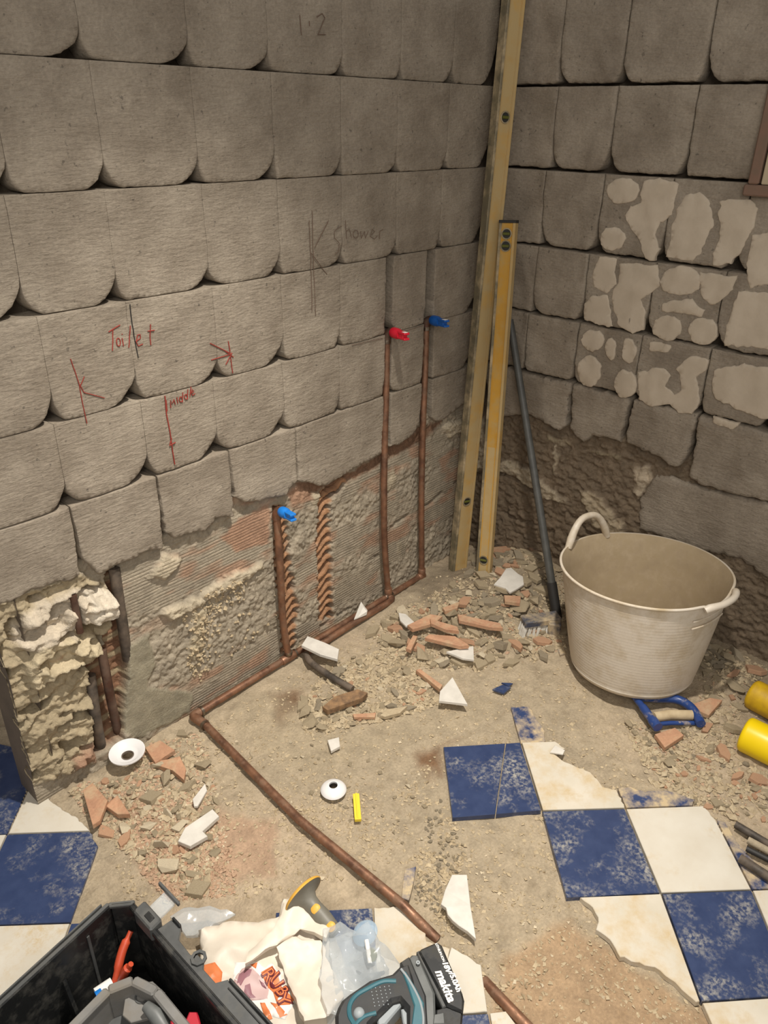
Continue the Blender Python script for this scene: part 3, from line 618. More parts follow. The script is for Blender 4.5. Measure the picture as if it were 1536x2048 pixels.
# ------------------------------------------------------------------ writing on the left wall
def strokes(name, label, lines, m_, r_=.0011):
    b = MB()
    for ln in lines:
        pts = []
        for k in range(len(ln)-1):
            a, c = ln[k], ln[k+1]; n = max(1, int(math.hypot(c[0]-a[0], c[1]-a[1])/6))
            pts += [(a[0]+(c[0]-a[0])*j/n, a[1]+(c[1]-a[1])*j/n) for j in range(n)]
        pts.append(ln[-1]); w3 = []
        for p in pts:
            q = LW(*p); w3.append((q[0], float(pad_h(q[0], q[2]))+.0021, q[2]))
        b.tube(w3, r_, 6)
    return tag(b.build(name, m_, wl), label)
def loop_(cx, cy, rx, ry, n=10, a0=0, a1=360): return [(cx+rx*math.cos(math.radians(a0+(a1-a0)*k/n)), cy+ry*math.sin(math.radians(a0+(a1-a0)*k/n))) for k in range(n+1)]
strokes('marker_writing', 'red handwritten word Toilet', [[(217, 664), (240, 650)], [(226, 657), (225, 680), (223, 701)], loop_(236, 684, 4, 8), [(244, 676), (246, 692)], [(244, 668), (244.5, 669)], [(260, 651), (259, 672), (257, 695)], [(271, 683), (281, 676), (280, 669), (275, 670), (272, 684), (276, 692), (285, 688)], [(299, 648), (299, 670), (301, 690)], [(294, 662), (307, 660)]], m_marker)
strokes('marker_writing', 'red handwritten word Middle', [[(340, 815), (339, 800), (343, 806), (346, 798), (349, 808)], [(354, 806), (352, 794)], loop_(360, 798, 3, 5), [(363, 804), (364, 784)], loop_(370, 793, 3, 5), [(373, 798), (374, 778)], [(378, 792), (380, 773)], [(382, 785), (385, 782), (383, 778), (380, 784), (383, 790), (388, 786)]], m_marker)
strokes('marker_line', 'red K shaped mark under the word Toilet', [[(139, 717), (147, 740), (156, 768), (163, 805), (172, 846)], [(157, 768), (166, 784), (207, 795)], [(166, 752), (157, 772)]], m_marker, .0009)
strokes('marker_line', 'red vertical line with an arrow beside the word Middle', [[(328, 791), (332, 830), (340, 880), (348, 928)], [(330, 800), (333, 822)], [(341, 875), (337, 890), (349, 884)]], m_marker, .0013)
strokes('marker_line', 'red star shaped mark on a vertical line', [[(455, 682), (460, 712), (465, 746)], [(418, 686), (457, 705)], [(451, 729), (463, 705)], [(422, 720), (463, 707)], [(449, 702), (466, 714)]], m_marker, .0011)
strokes('pencil_writing', 'faint handwritten figure 1.2 high on the wall', [[(598, 30), (601, 70)], [(617, 42), (617.5, 52)], [(632, 34), (642, 27), (648, 36), (640, 56), (634, 69), (650, 69)]], m_pencil, .0009)
strokes('pencil_writing', 'faint handwritten word Shower', [[(683, 452), (668, 462), (668, 476), (677, 486), (676, 502), (668, 508)], [(690, 440), (692, 478)], [(692, 462), (697, 457), (701, 474)], loop_(709, 468, 5, 8), [(718, 462), (721, 476), (726, 462), (729, 476), (734, 461)], [(740, 470), (747, 463), (742, 458), (738, 472), (746, 478), (752, 472)], [(757, 478), (757, 462), (764, 458)]], m_pencil, .0007)
strokes('pencil_line', 'tall K shaped pencil mark beside the word Shower', [[(616, 440), (619, 520), (622, 622)], [(622, 420), (624, 520), (630, 632)], [(656, 440), (627, 495)], [(619, 505), (652, 548)]], m_pencil, .0008)
strokes('pencil_line', 'dark vertical pencil line through the word Toilet', [[(258, 608), (266, 660), (275, 715)]], m_dark, .0010)
strokes('pencil_line', 'faint line between the two red and blue stop ends', [[(702, 690), (735, 682), (764, 676)], [(798, 665), (845, 650)]], m_pencil, .0007)

# ------------------------------------------------------------------ copper pipework
RP = .0098
ent = empty('copper_pipework', (1.2, .02, -.005), 'copper pipe run at the foot of the left wall with three risers and floor leg', 'pipe')
zp = .006
def wp(px, py, y=.004): return LW(px, py, y)
def onX(px, py): return wp(px, py)
J0 = P(388, 1432, zp); J1 = P(573, 1313, zp); J2 = P(776, 1192, zp); J3 = P(841, 1150, zp)
for q in (J0, J1, J2, J3): q[1] = .012
def pipe(name, pts, r_=RP, m_=m_copper, par=ent, lab=None):
    o = MB().tube(pts, r_, 14).build(name, m_, par, smooth=True)
    if lab: o['label'] = lab
    return o
pipe('pipe', [J0, J1]); pipe('pipe', [J1, J2]); pipe('pipe', [J2, J3])
R1 = [J1+[0, 0, .01], [*LW(566, 1240, .008)], [*LW(560, 1130, .006)], [*LW(554, 1035, -.004)]]
R2 = [J2+[0, 0, .01], [*LW(770, 1100, .014)], [*LW(768, 1020, .014)], [*LW(769, 900, .004)], [*LW(772, 780, -.004)], [*LW(773, 680, -.008)]]
R3 = [J3+[0, 0, .01], [*LW(843, 1000, .010)], [*LW(846, 850, .004)], [*LW(850, 740, -.006)], [*LW(852, 655, -.010)]]
pipe('riser', bez(R1)); pipe('riser', bez(R2)); pipe('riser', bez(R3))
E0 = P(388, 1442, zp); 
leg_pts = [P(395, 1440, zp+.002), P(600, 1641, zp+.004), P(808, 1812, zp), P(845, 1850, zp-.004), P(868, 1877, -.006), P(885, 1893, -.016)]
leg_pts = [np.array([1.197, .055, zp]), np.array([1.222, .30, zp]), P(600, 1641, zp+.002), P(808, 1812, zp), P(845, 1850, zp-.006), P(875, 1880, -.014)]
pipe('floor_pipe', leg_pts)
pipe('floor_pipe', [P(968, 1962, -.014), P(1000, 1996, -.005), P(1052, 2050, -.001), P(1090, 2090, -.002)], RP)
pipe('elbow', bez([J0+[-.02, 0, 0], J0+[-.004, 0, 0], J0+[.002, .008, 0], np.array([1.197, .06, zp])], 5), RP*1.22)
# outer line lying beside the inner one
o0 = J2+[0, .0, 0]; outer = [J2+[.002, .006, .0], J2+[.02, .024, 0], P(700, 1251, zp), P(640, 1290, zp), P(612, 1306, zp)]
pipe('pipe', bez(outer, 5))
def collar(c, d, m_=m_solder, L=.026, r_=RP*1.28):
    d = np.array(d, float)/np.linalg.norm(d); c = np.array(c, float); MB().tube([c-d*L/2, c-d*L*.45, c+d*L*.45, c+d*L/2], [r_*.9, r_, r_, r_*.9], 14).build('joint', m_, ent, smooth=True)
collar(J1, J2-J1, m_copper, .05); collar(J1+[0, 0, .018], (0, 0, 1), m_solder, .008, RP*1.35); collar(J1+(J2-J1)/np.linalg.norm(J2-J1)*.026, J2-J1, m_solder, .006, RP*1.35); collar(J2, J2-J1, m_solder, .034); collar(J2+[0, 0, .016], (0, 0, 1), m_copper, .03); collar(J3+[.004, 0, 0], (1, 0, 0), m_copper, .03); collar(J3+[0, 0, .014], (0, 0, 1), m_copper, .03)
collar(J0+[-.024, 0, 0], (1, 0, 0), m_solder, .008, RP*1.35); collar((1.2, .062, zp), (0.06, 1, 0), m_solder, .008, RP*1.35)
for q in (LW(773, 682, -.008), LW(852, 656, -.010)): collar(q, (0, 0, 1), m_solder, .012)
for q in (R1[-1], R2[-1], R3[-1]):      # back-plate elbows turning out of the wall
    q = np.array(q); MB().tube(bez([q+[0, 0, -.004], q+[0, 0, .012], q+[-.003, .008, .022], q+[-.006, .02, .024]], 4), RP*1.25, 12).build('elbow', m_copper if q[0] > .6 else m_oldcopper, ent, smooth=True)
# stop ends
def stop_end(tip, base_q, m_, lab, long=.06, nm='stop_end'):
    base_q = np.array(base_q, float); tip = np.array(tip, float); d = tip-base_q; L = np.linalg.norm(d); d /= L
    t = empty(nm, tuple(base_q), lab, 'pipe cap')
    MB().lathe(base_q, d, [(.004, 0), (.0135, .0), (.0145, .004), (.0145, L*.35), (.012, L*.42), (.0115, L*.5)], 20).build('body', m_, t, smooth=True)
    s_ = np.cross(d, [0, 0, 1]); s_ /= np.linalg.norm(s_); u2 = np.cross(s_, d)
    for k in (-1, 1): MB().box(base_q+d*L*.70+u2*.007*k, s_*.0085, u2*.0028, d*L*.27, .001).build('wing', m_, t)
    MB().box(base_q+d*L*.64, s_*.0075, u2*.0075, d*L*.2, .001).build('core', m_, t)
    MB().box(base_q+d*L*.82+u2*.0102, s_*.005, u2*.0004, d*L*.1, 0).build('label', m_label, t) if m_ is not m_ltblue else None
    return t
q = np.array(R2[-1]); stop_end(LW(815, 674, .078), q+[-.004, .020, .024], m_red, 'red plastic stop end on the middle copper riser')
q = np.array(R3[-1]); stop_end(LW(895, 648, .080), q+[-.004, .020, .024], m_bluecap, 'dark blue plastic stop end on the riser nearest the corner')
q = np.array(R1[-1]); stop_end(LW(588, 1036, .070), q+[-.004, .016, .022], m_ltblue, 'light blue plastic stop end on the low riser')
# old pipes
def old(name, pts, r_, m_, lab):
    o = MB().tube(bez(pts, 4), r_, 12).build(name, m_, smooth=True); return tag(o, lab, 'pipe')
old('old_pipe', [LW(203, 1300, -.012), LW(222, 1400, -.008), P(240, 1482, .0)], .0105, m_oldcopper, 'brown old pipe in the left chase, right behind the white flange')
old('old_pipe', [LW(180, 1350, -.024), LW(192, 1440, -.012), P(205, 1508, .0)], .0125, m_oldpipe, 'grey old pipe at the foot of the left chase, left of the brown one')
old('old_pipe', [LW(228, 1135, -.022), LW(242, 1230, -.02), LW(256, 1318, -.026)], .0125, m_oldpipe, 'grey pipe entering the top of the left chase under the cement pads')
old('old_pipe', [LW(146, 1190, .002), LW(160, 1265, .004)], .0075, m_oldcopper, 'short red brown pipe bedded in the white plaster')
old('old_pipe', [P(612, 1308, .008), P(622, 1325, .012), P(660, 1352, .010), P(705, 1378, .004)], .0095, m_oldpipe, 'bent dark pipe end lying on the floor from the white plank')
for i, (a, b, r_, lab) in enumerate((((1471, 1649), (1700, 1785), .0085, 'dark round rod topmost of the bundle at the right edge'), ((1496, 1680), (1690, 1785), .008, 'pale dusty rod second in the bundle at the right edge'), ((1493, 1697), (1640, 1772), .0065, 'short black rod third in the bundle at the right edge'), ((1480, 1716), (1700, 1860), .0095, 'thick grey rod lowest of the bundle at the right edge'))):
    o = MB().tube([P(*a, .014), P(*b, .018)], r_, 12).build('metal_rod', (m_oldpipe, m_mortgrey, m_dark, m_oldpipe)[i], smooth=True); tag(o, lab, 'rod')

# ------------------------------------------------------------------ spirit levels
def level(name, foot, top, L, wide, wv, thick, m_face, m_face2, lab, holes, split=None):
    foot = np.array(foot, float); d = np.array(top, float)-foot; d /= np.linalg.norm(d)
    wv = np.array(wv, float); wv -= d*(wv@d); wv /= np.linalg.norm(wv); nv = np.cross(d, wv); 
    if nv@(CAM-foot) < 0: nv = -nv
    t = empty(name, tuple(foot), lab, 'spirit level'); c = foot+d*L/2; hw, ht = wide/2, thick/2
    cuts = [(0, L, m_face)] if not split else [(0, split, m_face2), (split, L, m_face)]
    for a, b, mm in cuts: MB().box(foot+d*(a+b)/2+nv*.0, wv*(hw-.007), nv*(ht-.002), d*(b-a)/2, .0).build('web', mm, t)
    for s_ in (-1, 1): MB().box(c+wv*s_*(hw-.004), wv*.004, nv*ht, d*L/2, .0012).build('edge_flange', m_alu if s_ < 0 else m_face2, t)
    for s_ in (-1, 1): MB().box(c+wv*s_*(hw-.011), wv*.0012, nv*(ht-.0008), d*L/2, 0).build('groove_rib', m_face, t)
    for a in (0, L): MB().box(foot+d*(a+(.004 if a == 0 else -.004)), wv*(hw+.001), nv*(ht+.001), d*.004, .001).build('end_cap', m_dark if a else m_alu, t)
    for a in holes:
        hc = foot+d*a+nv*(ht-.0015)
        q = MB().lathe(hc, nv, [(.0155, 0), (.0155, .0022), (.0125, .0022), (.0115, -.001)], 24).build('vial_ring', m_alu, t, smooth=True)
        MB().tube([hc-wv*.010+nv*.0006, hc+wv*.010+nv*.0006], .004, 10).build('vial', m_vial, q)
        MB().lathe(hc-nv*.0006, nv, [(.012, 0), (.012, .0012)], 24).build('vial_well', m_dark, q)
    return t
f1, t1 = np.array([.156, .074, -.004]), np.array([.048, .052, 1.64])
camdir = CAM-np.array([.1, .07, 1.0]); camdir[2] = 0; camdir /= np.linalg.norm(camdir); side = np.cross(camdir, [0, 0, 1.]); 
wv1 = -side*.80 - camdir*.60
def at_py(foot, top, py_):      # distance along the level at which it crosses a picture row
    lo, hi = 0, 2; d = (top-foot)/np.linalg.norm(top-foot)
    for _ in range(40):
        mi = (lo+hi)/2
        if proj(foot+d*mi)[1] > py_: lo = mi
        else: hi = mi
    return lo
level('spirit_level', f1, t1, 1.83, .056, wv1, .030, m_yel2, m_yel2, 'long yellow spirit level leaning in the corner, reaching past the picture top', [at_py(f1, t1, 235), at_py(f1, t1, 1000)], None)
f2, t2 = P(966, 1170, .006), RW(1018, 440, .075); L2 = float(np.linalg.norm(t2-f2))
wv2 = -side*.93 + camdir*.35
level('spirit_level', f2, t2, L2, .048, wv2, .026, m_yel, m_yel2, 'short yellow spirit level leaning in front of the long one', [at_py(f2, t2, 460)-.01, at_py(f2, t2, 492), at_py(f2, t2, 1118)], L2*.42)

# ------------------------------------------------------------------ broom
bt = P(1112, 1222, .035)
br = empty('broom', tuple(bt), 'dark handled broom leaning on the right wall with its brush head by the tub', 'broom')
top = RW(1020, 640, .014)
MB().tube([bt, bt+(top-bt)*.5, top], [.0125, .0115, .0105], 14).build('handle', m_stick, br, smooth=True)
MB().tube([bt-(top-bt)*.03, bt+(top-bt)*.10], .0155, 14).build('socket', m_dark, br, smooth=True)
ba, bb = P(1045, 1243, .05), P(1118, 1234, .05); d = bb-ba
MB().box((ba+bb)/2, d/2, (0, 0, .010), np.cross(d, [0, 0, 1])/np.linalg.norm(d)*.022, .003).build('head', m_brush, br)
bn = MB()
for i in range(26):
    for j in range(3):
        a = ba + d*(i+.5)/26 + np.cross([0, 0, 1], d)/np.linalg.norm(d)*(j-1)*.012
        e = a + np.array([rr.uniform(-.008, .008), rr.uniform(-.008, .008), 0]) - np.array([-.03, -.005, .058]); bn.tube([a+[0, 0, -.006], (a+e)/2+[0, 0, -.004], e], [.0028, .0030, .0018], 5)
bo = bn.build('bristles', m_bristle, br); bo['kind'] = 'stuff'
MB().box(P(1108, 1256, .03), (.016, .01, 0), (-.01, .016, 0), (0, 0, .026), .004).build('end_cap', m_brush, br)

# ------------------------------------------------------------------ tub
tc = np.array([.262, .757, .026]); rb_, rt_, th_ = .166, .2195, .305; n_ = np.array([-.055, -.055, 1.]); n_ /= np.linalg.norm(n_)
tub = empty('rubber_tub', tuple(tc), 'large cream flexible rubber tub with a handle at its left', 'tub')
e1 = np.cross([0, 1., 0], n_); e1 /= np.linalg.norm(e1); e2 = np.cross(n_, e1)
NA = 120
hd = [math.atan2((RW(1180, 1060, .0)-tc)@e2, (RW(1180, 1060, .0)-tc)@e1)]
d_h = P(1165, 1100, .33)-tc; ang_h = math.atan2(d_h@e2, d_h@e1); d_g = P(1440, 1180, .33)-tc; ang_g = math.radians(82)
def rim_lift(a, u_=1.):
    s_ = 0
    for c_, amp, wdt in ((ang_g, -.014, .27),):
        dd = (a-c_+math.pi) % (2*math.pi)-math.pi; s_ += amp*math.exp(-(dd/wdt)**4)
    return s_*u_
def tub_ring(rad, h_, a, lift=0, flat=0):
    dd = (a-ang_g+math.pi) % (2*math.pi)-math.pi; rad = rad*(1-.05*flat*math.exp(-(dd/.5)**2))
    return tc + n_*(h_+lift) + rad*(math.cos(a)*e1+math.sin(a)*e2)
V = []; F = []; prof = []
NR = 60
prof.append((.02, .0)); prof.append((rb_-.016, .0)); prof.append((rb_-.005, .003)); prof.append((rb_, .012)); prof.append((rb_+.001, .016)); prof.append((rb_-.0008, .018))
for k in range(1, NR+1):
    t_ = k/NR; prof.append((rb_+(rt_-.003-rb_)*(t_**.9)+(.0008 if k % 2 else -.0006), .018+(th_-.024)*t_))
prof += [(rt_+.0035, th_-.005), (rt_+.005, th_-.001), (rt_+.003, th_+.002), (rt_-.0015, th_+.001)]
nout = len(prof)
inn = [(rt_-.004, th_-.006)] + [(rb_-.004+(rt_-.007-rb_)*(t_**.9), .012+(th_-.02)*t_) for t_ in np.linspace(1, 0, 12)][1:] + [(rb_-.02, .008), (.01, .008)]
def shell(pr):
    V = []; F = []
    for r_, h_ in pr:
        for k in range(NA):
            a = 2*math.pi*k/NA; u_ = h_/th_; V.append(tub_ring(r_, h_, a, rim_lift(a, max(0, (u_-.7)/.3)), max(0, u_)))
    for i in range(len(pr)-1):
        for k in range(NA): F.append((i*NA+k, i*NA+(k+1) % NA, (i+1)*NA+(k+1) % NA, (i+1)*NA+k))
    return V, F
V, F = shell(prof); F.append(tuple(range(NA-1, -1, -1))); mesh('shell', V, F, m_tub, tub, smooth=True)
V, F = shell([prof[-1]]+inn); F.append(tuple((len(inn))*NA+k for k in range(NA))); o = mesh('inner_wall', V, F, m_tub_in, tub, smooth=True); o['label'] = 'dusty mortar-stained inside'
def handle(ang, w_, hh, lean, nm='handle', r_=.0095):
    pts = []; rad = []
    for k in range(17):
        t_ = -1+2*k/16; a = ang + w_*t_*(1 - .10*(1-abs(t_))); hz = hh*(1-abs(t_)**3.0)
        pts.append(tub_ring(rt_+.0005+lean*(1-abs(t_)**2.4), th_-.008+hz, a, rim_lift(a))); rad.append(r_*(1+.35*abs(t_)**4-.75*max(0, abs(t_)-.93)*12*.5))
    return MB().tube(pts, rad, 12).build(nm, m_tub, tub, smooth=True)
ang_h = math.radians(254); handle(ang_h, .36, .078, -.004, r_=.0095)
handle(ang_g, .34, .022, .010, r_=.0085)
for k in range(2):
    b = MB(); aa = ang_g
    b.tube([tub_ring(rt_-.010+.004, th_-.045-.02*k, aa+q, 0, 1) for q in np.linspace(-.42, .42-.2*k, 14)], .0022, 8); b.build('moulded_rib', m_tub, tub, smooth=True)

# ------------------------------------------------------------------ things on the floor
def flat_thing(name, poly, z, th, m_, lab, cat, tilt=None, bev=.001, group=None, names=None):
    """solid flat piece traced at its real height; tilt = (px vertex index -> extra z)"""
    pts = [P(x, y, z + (tilt[i] if tilt else 0)) for i, (x, y) in enumerate(poly)]
    o = MB().prism(pts, (0, 0, -th), bev).build(name, m_, tri=True); return tag(o, lab, cat, group)
def hz(px_, py_): q = P(px_, py_); return hfl(q[0], q[1])
WS = 'white tile shard '
flat_thing('tile_shard', [(904, 1749), (934, 1749), (941, 1810), (952, 1878), (935, 1862), (918, 1851), (905, 1840), (895, 1828), (892, 1815), (882, 1808), (890, 1780)], .012, .009, m_shard, 'large tall white tile shard right of the copper pipe, near the drill', 'tile shard', tilt=[0, 0, 0, 0, 0, .003, .004, .006, .006, .006, .002])
flat_thing('tile_shard', [(905, 1354), (935, 1408), (905, 1404), (878, 1401), (880, 1382)], .022, .008, m_shard, 'white triangular tile shard on bare floor between the rubble heap and the cracked blue tile', 'tile shard', tilt=[.004, 0, 0, 0, 0])
flat_thing('tile_shard', [(893, 1303), (947, 1292), (948, 1319), (925, 1316)], .03, .007, m_shard, 'white triangular tile shard at the front edge of the rubble heap', 'tile shard')
flat_thing('tile_shard', [(988, 1168), (1000, 1155), (1012, 1137), (1022, 1135), (1036, 1147), (1046, 1153), (1048, 1168), (1036, 1176), (1020, 1185), (1010, 1175)], .072, .006, m_shard, 'ragged white tile shard beside the foot of the short spirit level', 'tile shard', tilt=[0, .004, .008, .008, .006, .003, 0, -.003, -.006, -.003])
flat_thing('tile_shard', [(708, 1238), (722, 1203), (735, 1220), (733, 1228)], .022, .004, m_shard, 'small white triangular shard standing on the copper pipes', 'tile shard', tilt=[0, .03, .012, 0])
flat_thing('tile_shard', [(797, 1225), (812, 1228), (830, 1245), (812, 1252), (800, 1240)], .036, .006, m_shard, 'small white shard at the left of the terracotta pieces', 'tile shard')
flat_thing('tile_shard', [(370, 1655), (425, 1618), (438, 1632), (405, 1662), (415, 1672), (380, 1692), (356, 1682)], .012, .010, m_shard, 'white squared tile offcut among rubble left of the floor pipe', 'tile shard')
flat_thing('tile_shard', [(385, 1598), (410, 1567), (414, 1580), (395, 1612), (388, 1612)], .008, .006, m_shard, 'thin pale grey shard above the white offcut', 'tile shard')
flat_thing('tile_shard', [(655, 1480), (678, 1474), (680, 1492), (662, 1502)], .006, .008, m_shard, 'little white shard lying above the white ring by the yellow strip', 'tile shard')
flat_thing('tile_shard', [(1110, 1490), (1130, 1500), (1126, 1508), (1100, 1504)], .008, .004, m_shard, 'sliver of white tile on the broken white tile', 'tile shard')
flat_thing('tile_strip', [(810, 1738), (832, 1733), (828, 1760), (822, 1785), (818, 1800), (803, 1796), (806, 1765)], .004, .008, m_blue_dusty, 'dusty blue tile strip lying upright of the copper pipe end', 'tile shard')
flat_thing('tile_chip', [(985, 1378), (1005, 1369), (1022, 1374), (1008, 1386)], .003, .006, m_blue, 'blue diamond shaped tile chip on the bare floor', 'tile shard')
flat_thing('tile_chip', [(1003, 1365), (1026, 1366), (1018, 1372)], .003, .005, m_blue, 'small blue tile sliver above the blue diamond chip', 'tile shard')
flat_thing('tile_chip', [(1112, 1290), (1124, 1288), (1132, 1306), (1120, 1310)], .01, .006, m_blue_dusty, 'dusty blue chip left of the tub base', 'tile shard')
flat_thing('stone_strip', [(603, 1290), (615, 1272), (650, 1285), (678, 1298), (675, 1318), (640, 1308)], .045, .009, m_shard, 'white stone strip lying across the copper pipes', 'stone strip', tilt=[.0, 0, -.006, -.016, -.018, -.008])
m_stripdirty = m_shard
flat_thing('brick_piece', [(645, 1413), (670, 1392), (715, 1378), (735, 1385), (725, 1395), (655, 1420)], .022, .016, m_wood, 'brown weathered brick sliver lying on the floor below the bent dark pipe', 'brick piece')
flat_thing('brick_piece', [(705, 1428), (752, 1425), (750, 1434), (708, 1434)], .008, .008, m_terra, 'thin terracotta sliver below the brown brick sliver', 'brick piece')
flat_thing('brick_piece', [(760, 1430), (775, 1418), (815, 1412), (800, 1425), (770, 1433)], .006, .010, m_mort, 'long pale mortar sliver right of the thin terracotta sliver', 'mortar piece')
for i, (pl, z, lab) in enumerate((([(815, 1250), (860, 1228), (885, 1232), (870, 1245), (825, 1258)], .05, 'leftmost long terracotta brick sliver in the heap'), ([(860, 1237), (915, 1253), (918, 1262), (890, 1258), (862, 1246)], .058, 'terracotta brick sliver lying over the leftmost one'),
    ([(915, 1228), (1000, 1246), (1006, 1256), (980, 1254), (918, 1240)], .052, 'long terracotta sliver pointing at the broom head'), ([(850, 1275), (920, 1292), (938, 1290), (910, 1272), (858, 1268)], .046, 'wide terracotta sliver behind the front white triangle'),
    ([(812, 1296), (826, 1270), (835, 1272), (822, 1300)], .034, 'short upright terracotta sliver at the left of the heap'), ([(1008, 1190), (1042, 1192), (1040, 1206), (1010, 1202)], .06, 'squared terracotta block in front of the ragged white shard'), ([(885, 1215), (920, 1203), (915, 1215), (890, 1222)], .05, 'small terracotta sliver above the long ones'),
    ([(832, 1340), (840, 1337), (885, 1370), (880, 1378)], .012, 'terracotta sliver left of the white triangle on bare floor'), ([(290, 1495), (320, 1480), (350, 1500), (330, 1512), (310, 1525)], .02, 'terracotta brick piece right of the large white flange'),
    ([(300, 1525), (335, 1518), (360, 1512), (372, 1538), (368, 1560), (345, 1540), (315, 1530)], .014, 'flat terracotta brick piece below the one beside the flange'), ([(165, 1580), (185, 1565), (215, 1600), (200, 1640), (185, 1650)], .022, 'tall terracotta brick piece beside the broken white tile'),
    ([(215, 1605), (235, 1590), (260, 1628), (235, 1628), (212, 1612)], .016, 'terracotta brick piece right of the tall one'), ([(1310, 1468), (1350, 1455), (1368, 1470), (1330, 1495)], .018, 'flat terracotta piece below the blue D handle'), ([(1375, 1412), (1420, 1395), (1445, 1400), (1418, 1430)], .03, 'flat pinkish piece right of the blue D handle'), ([(1502, 1558), (1525, 1555), (1522, 1582), (1510, 1588)], .012, 'small salmon brick piece below the bright yellow cap'), ([(975, 1095), (1085, 1085), (1090, 1105), (1010, 1120), (978, 1112)], .05, 'broken brick lump at the foot of the wall behind the short spirit level'))):
    flat_thing('brick_piece', pl, z, .012, m_terra, lab, 'brick piece', tilt=[(j % 3-1)*.003 for j in range(len(pl))])
# two white flanges
def flange(c, r_, up, lab, hgt=.012):
    c = np.array(c); t = empty('pipe_flange', tuple(c), lab, 'flange')
    if up: pr = [(r_*.97, .0), (r_, .002), (r_*.97, .004), (r_*.80, .010), (r_*.55, hgt*1.2), (r_*.38, hgt*1.5), (r_*.33, hgt*1.5), (r_*.33, hgt*.9), (r_*.5, hgt*.7), (r_*.9, .001)]
    else: pr = [(r_*.35, .0), (r_*.9, .010), (r_, .014), (r_, .017), (r_*.93, .0165), (r_*.62, .007), (r_*.58, .006), (r_*.36, .0035), (r_*.31, .0035), (r_*.31, .0)]
    MB().lathe(c, (0.03, .02, 1), pr, 40, close=False).build('ring', m_flange, t, smooth=True)
    MB().lathe(c+[0, 0, .001], (0, 0, 1), [(r_*.35, 0), (r_*.35, .004 if not up else hgt), (r_*.30, .004 if not up else hgt), (r_*.30, .0)], 30, close=False).build('collar', m_steel if up else m_board, t, smooth=True)
    return t
flange(P(256, 1513, .020), .0415, False, 'large white dished pipe flange below the left chase')
flange(P(667, 1580, .0), .030, True, 'small white domed pipe flange with a dark hole beside the yellow strip', .011)
b = MB(); a_, c_ = P(712, 1588, .004), P(716, 1640, .004); d = c_-a_; s_ = np.cross(d, [0, 0, 1]); s_ /= np.linalg.norm(s_)
t = empty('yellow_plug_strip', tuple(a_), 'bright yellow plastic strip lying beside the small white flange', 'plastic strip')
MB().box((a_+c_)/2, d/2, s_*.0075, (0, 0, .0025), .001).build('strip', m_yelstrip, t); MB().box((a_+c_)/2+[0, 0, .004], d*.48, s_*.0018, (0, 0, .002), .0006).build('ridge', m_yelstrip, t); MB().box(a_+d*.98, d*.04, s_*.0075, (0, 0, .0045), .001).build('end_tab', m_yelstrip, t)
# blue D handle
t = empty('saw_handle', tuple(P(1330, 1420, .0)), 'blue plastic D shaped tool handle with a dusty grip, lying in front of the tub', 'tool handle')
def fp(*l, z=.03): return [P(x, y, z) for x, y in l]
MB().tube(bez(fp((1268, 1392), (1286, 1415), (1303, 1438), (1316, 1455))), [.009]*8+[.011]*9+[.013]*8, 12).build('front_arm', m_handleblue, t, smooth=True)
MB().tube(bez(fp((1272, 1393), (1310, 1396), (1350, 1398), (1376, 1410), (1392, 1428), (1402, 1448))), .012, 12).build('back_bow', m_handleblue, t, smooth=True)
MB().tube(fp((1308, 1434), (1340, 1429), (1384, 1430)), .0125, 12).build('grip', m_dustgrip, t, smooth=True)
MB().tube(fp((1304, 1449), (1340, 1446), (1392, 1446), z=.016), .006, 10).build('lower_edge', m_handleblue, t, smooth=True)
# yellow capped bottles
for (cx, cy, ex, ey, r_, m1, m2, lab, cl) in ((1487, 1466, 1700, 1570, .0445, m_yelcap, m_bluebody, 'bright yellow capped blue bottle lying nearest at the right edge', .078), (1502, 1386, 1700, 1490, .040, m_yelcap2, m_greybody, 'dusty yellow capped grey blue bottle lying behind the bright one', .070)):
    a_ = P(cx, cy, r_+.004); e_ = P(ex, ey, r_+.004); d = (e_-a_)/np.linalg.norm(e_-a_); t = empty('capped_bottle', tuple(a_), lab, 'bottle')
    MB().lathe(a_, d, [(r_*.05, 0), (r_*.86, .0), (r_*.97, .004), (r_, .010), (r_, cl)], 36).build('cap', m1, t, smooth=True)
    MB().lathe(a_, d, [(r_*.985, cl), (r_*1.0, cl+.003), (r_*1.0, cl+.15), (r_*.8, cl+.17)], 36).build('body', m2, t, smooth=True)

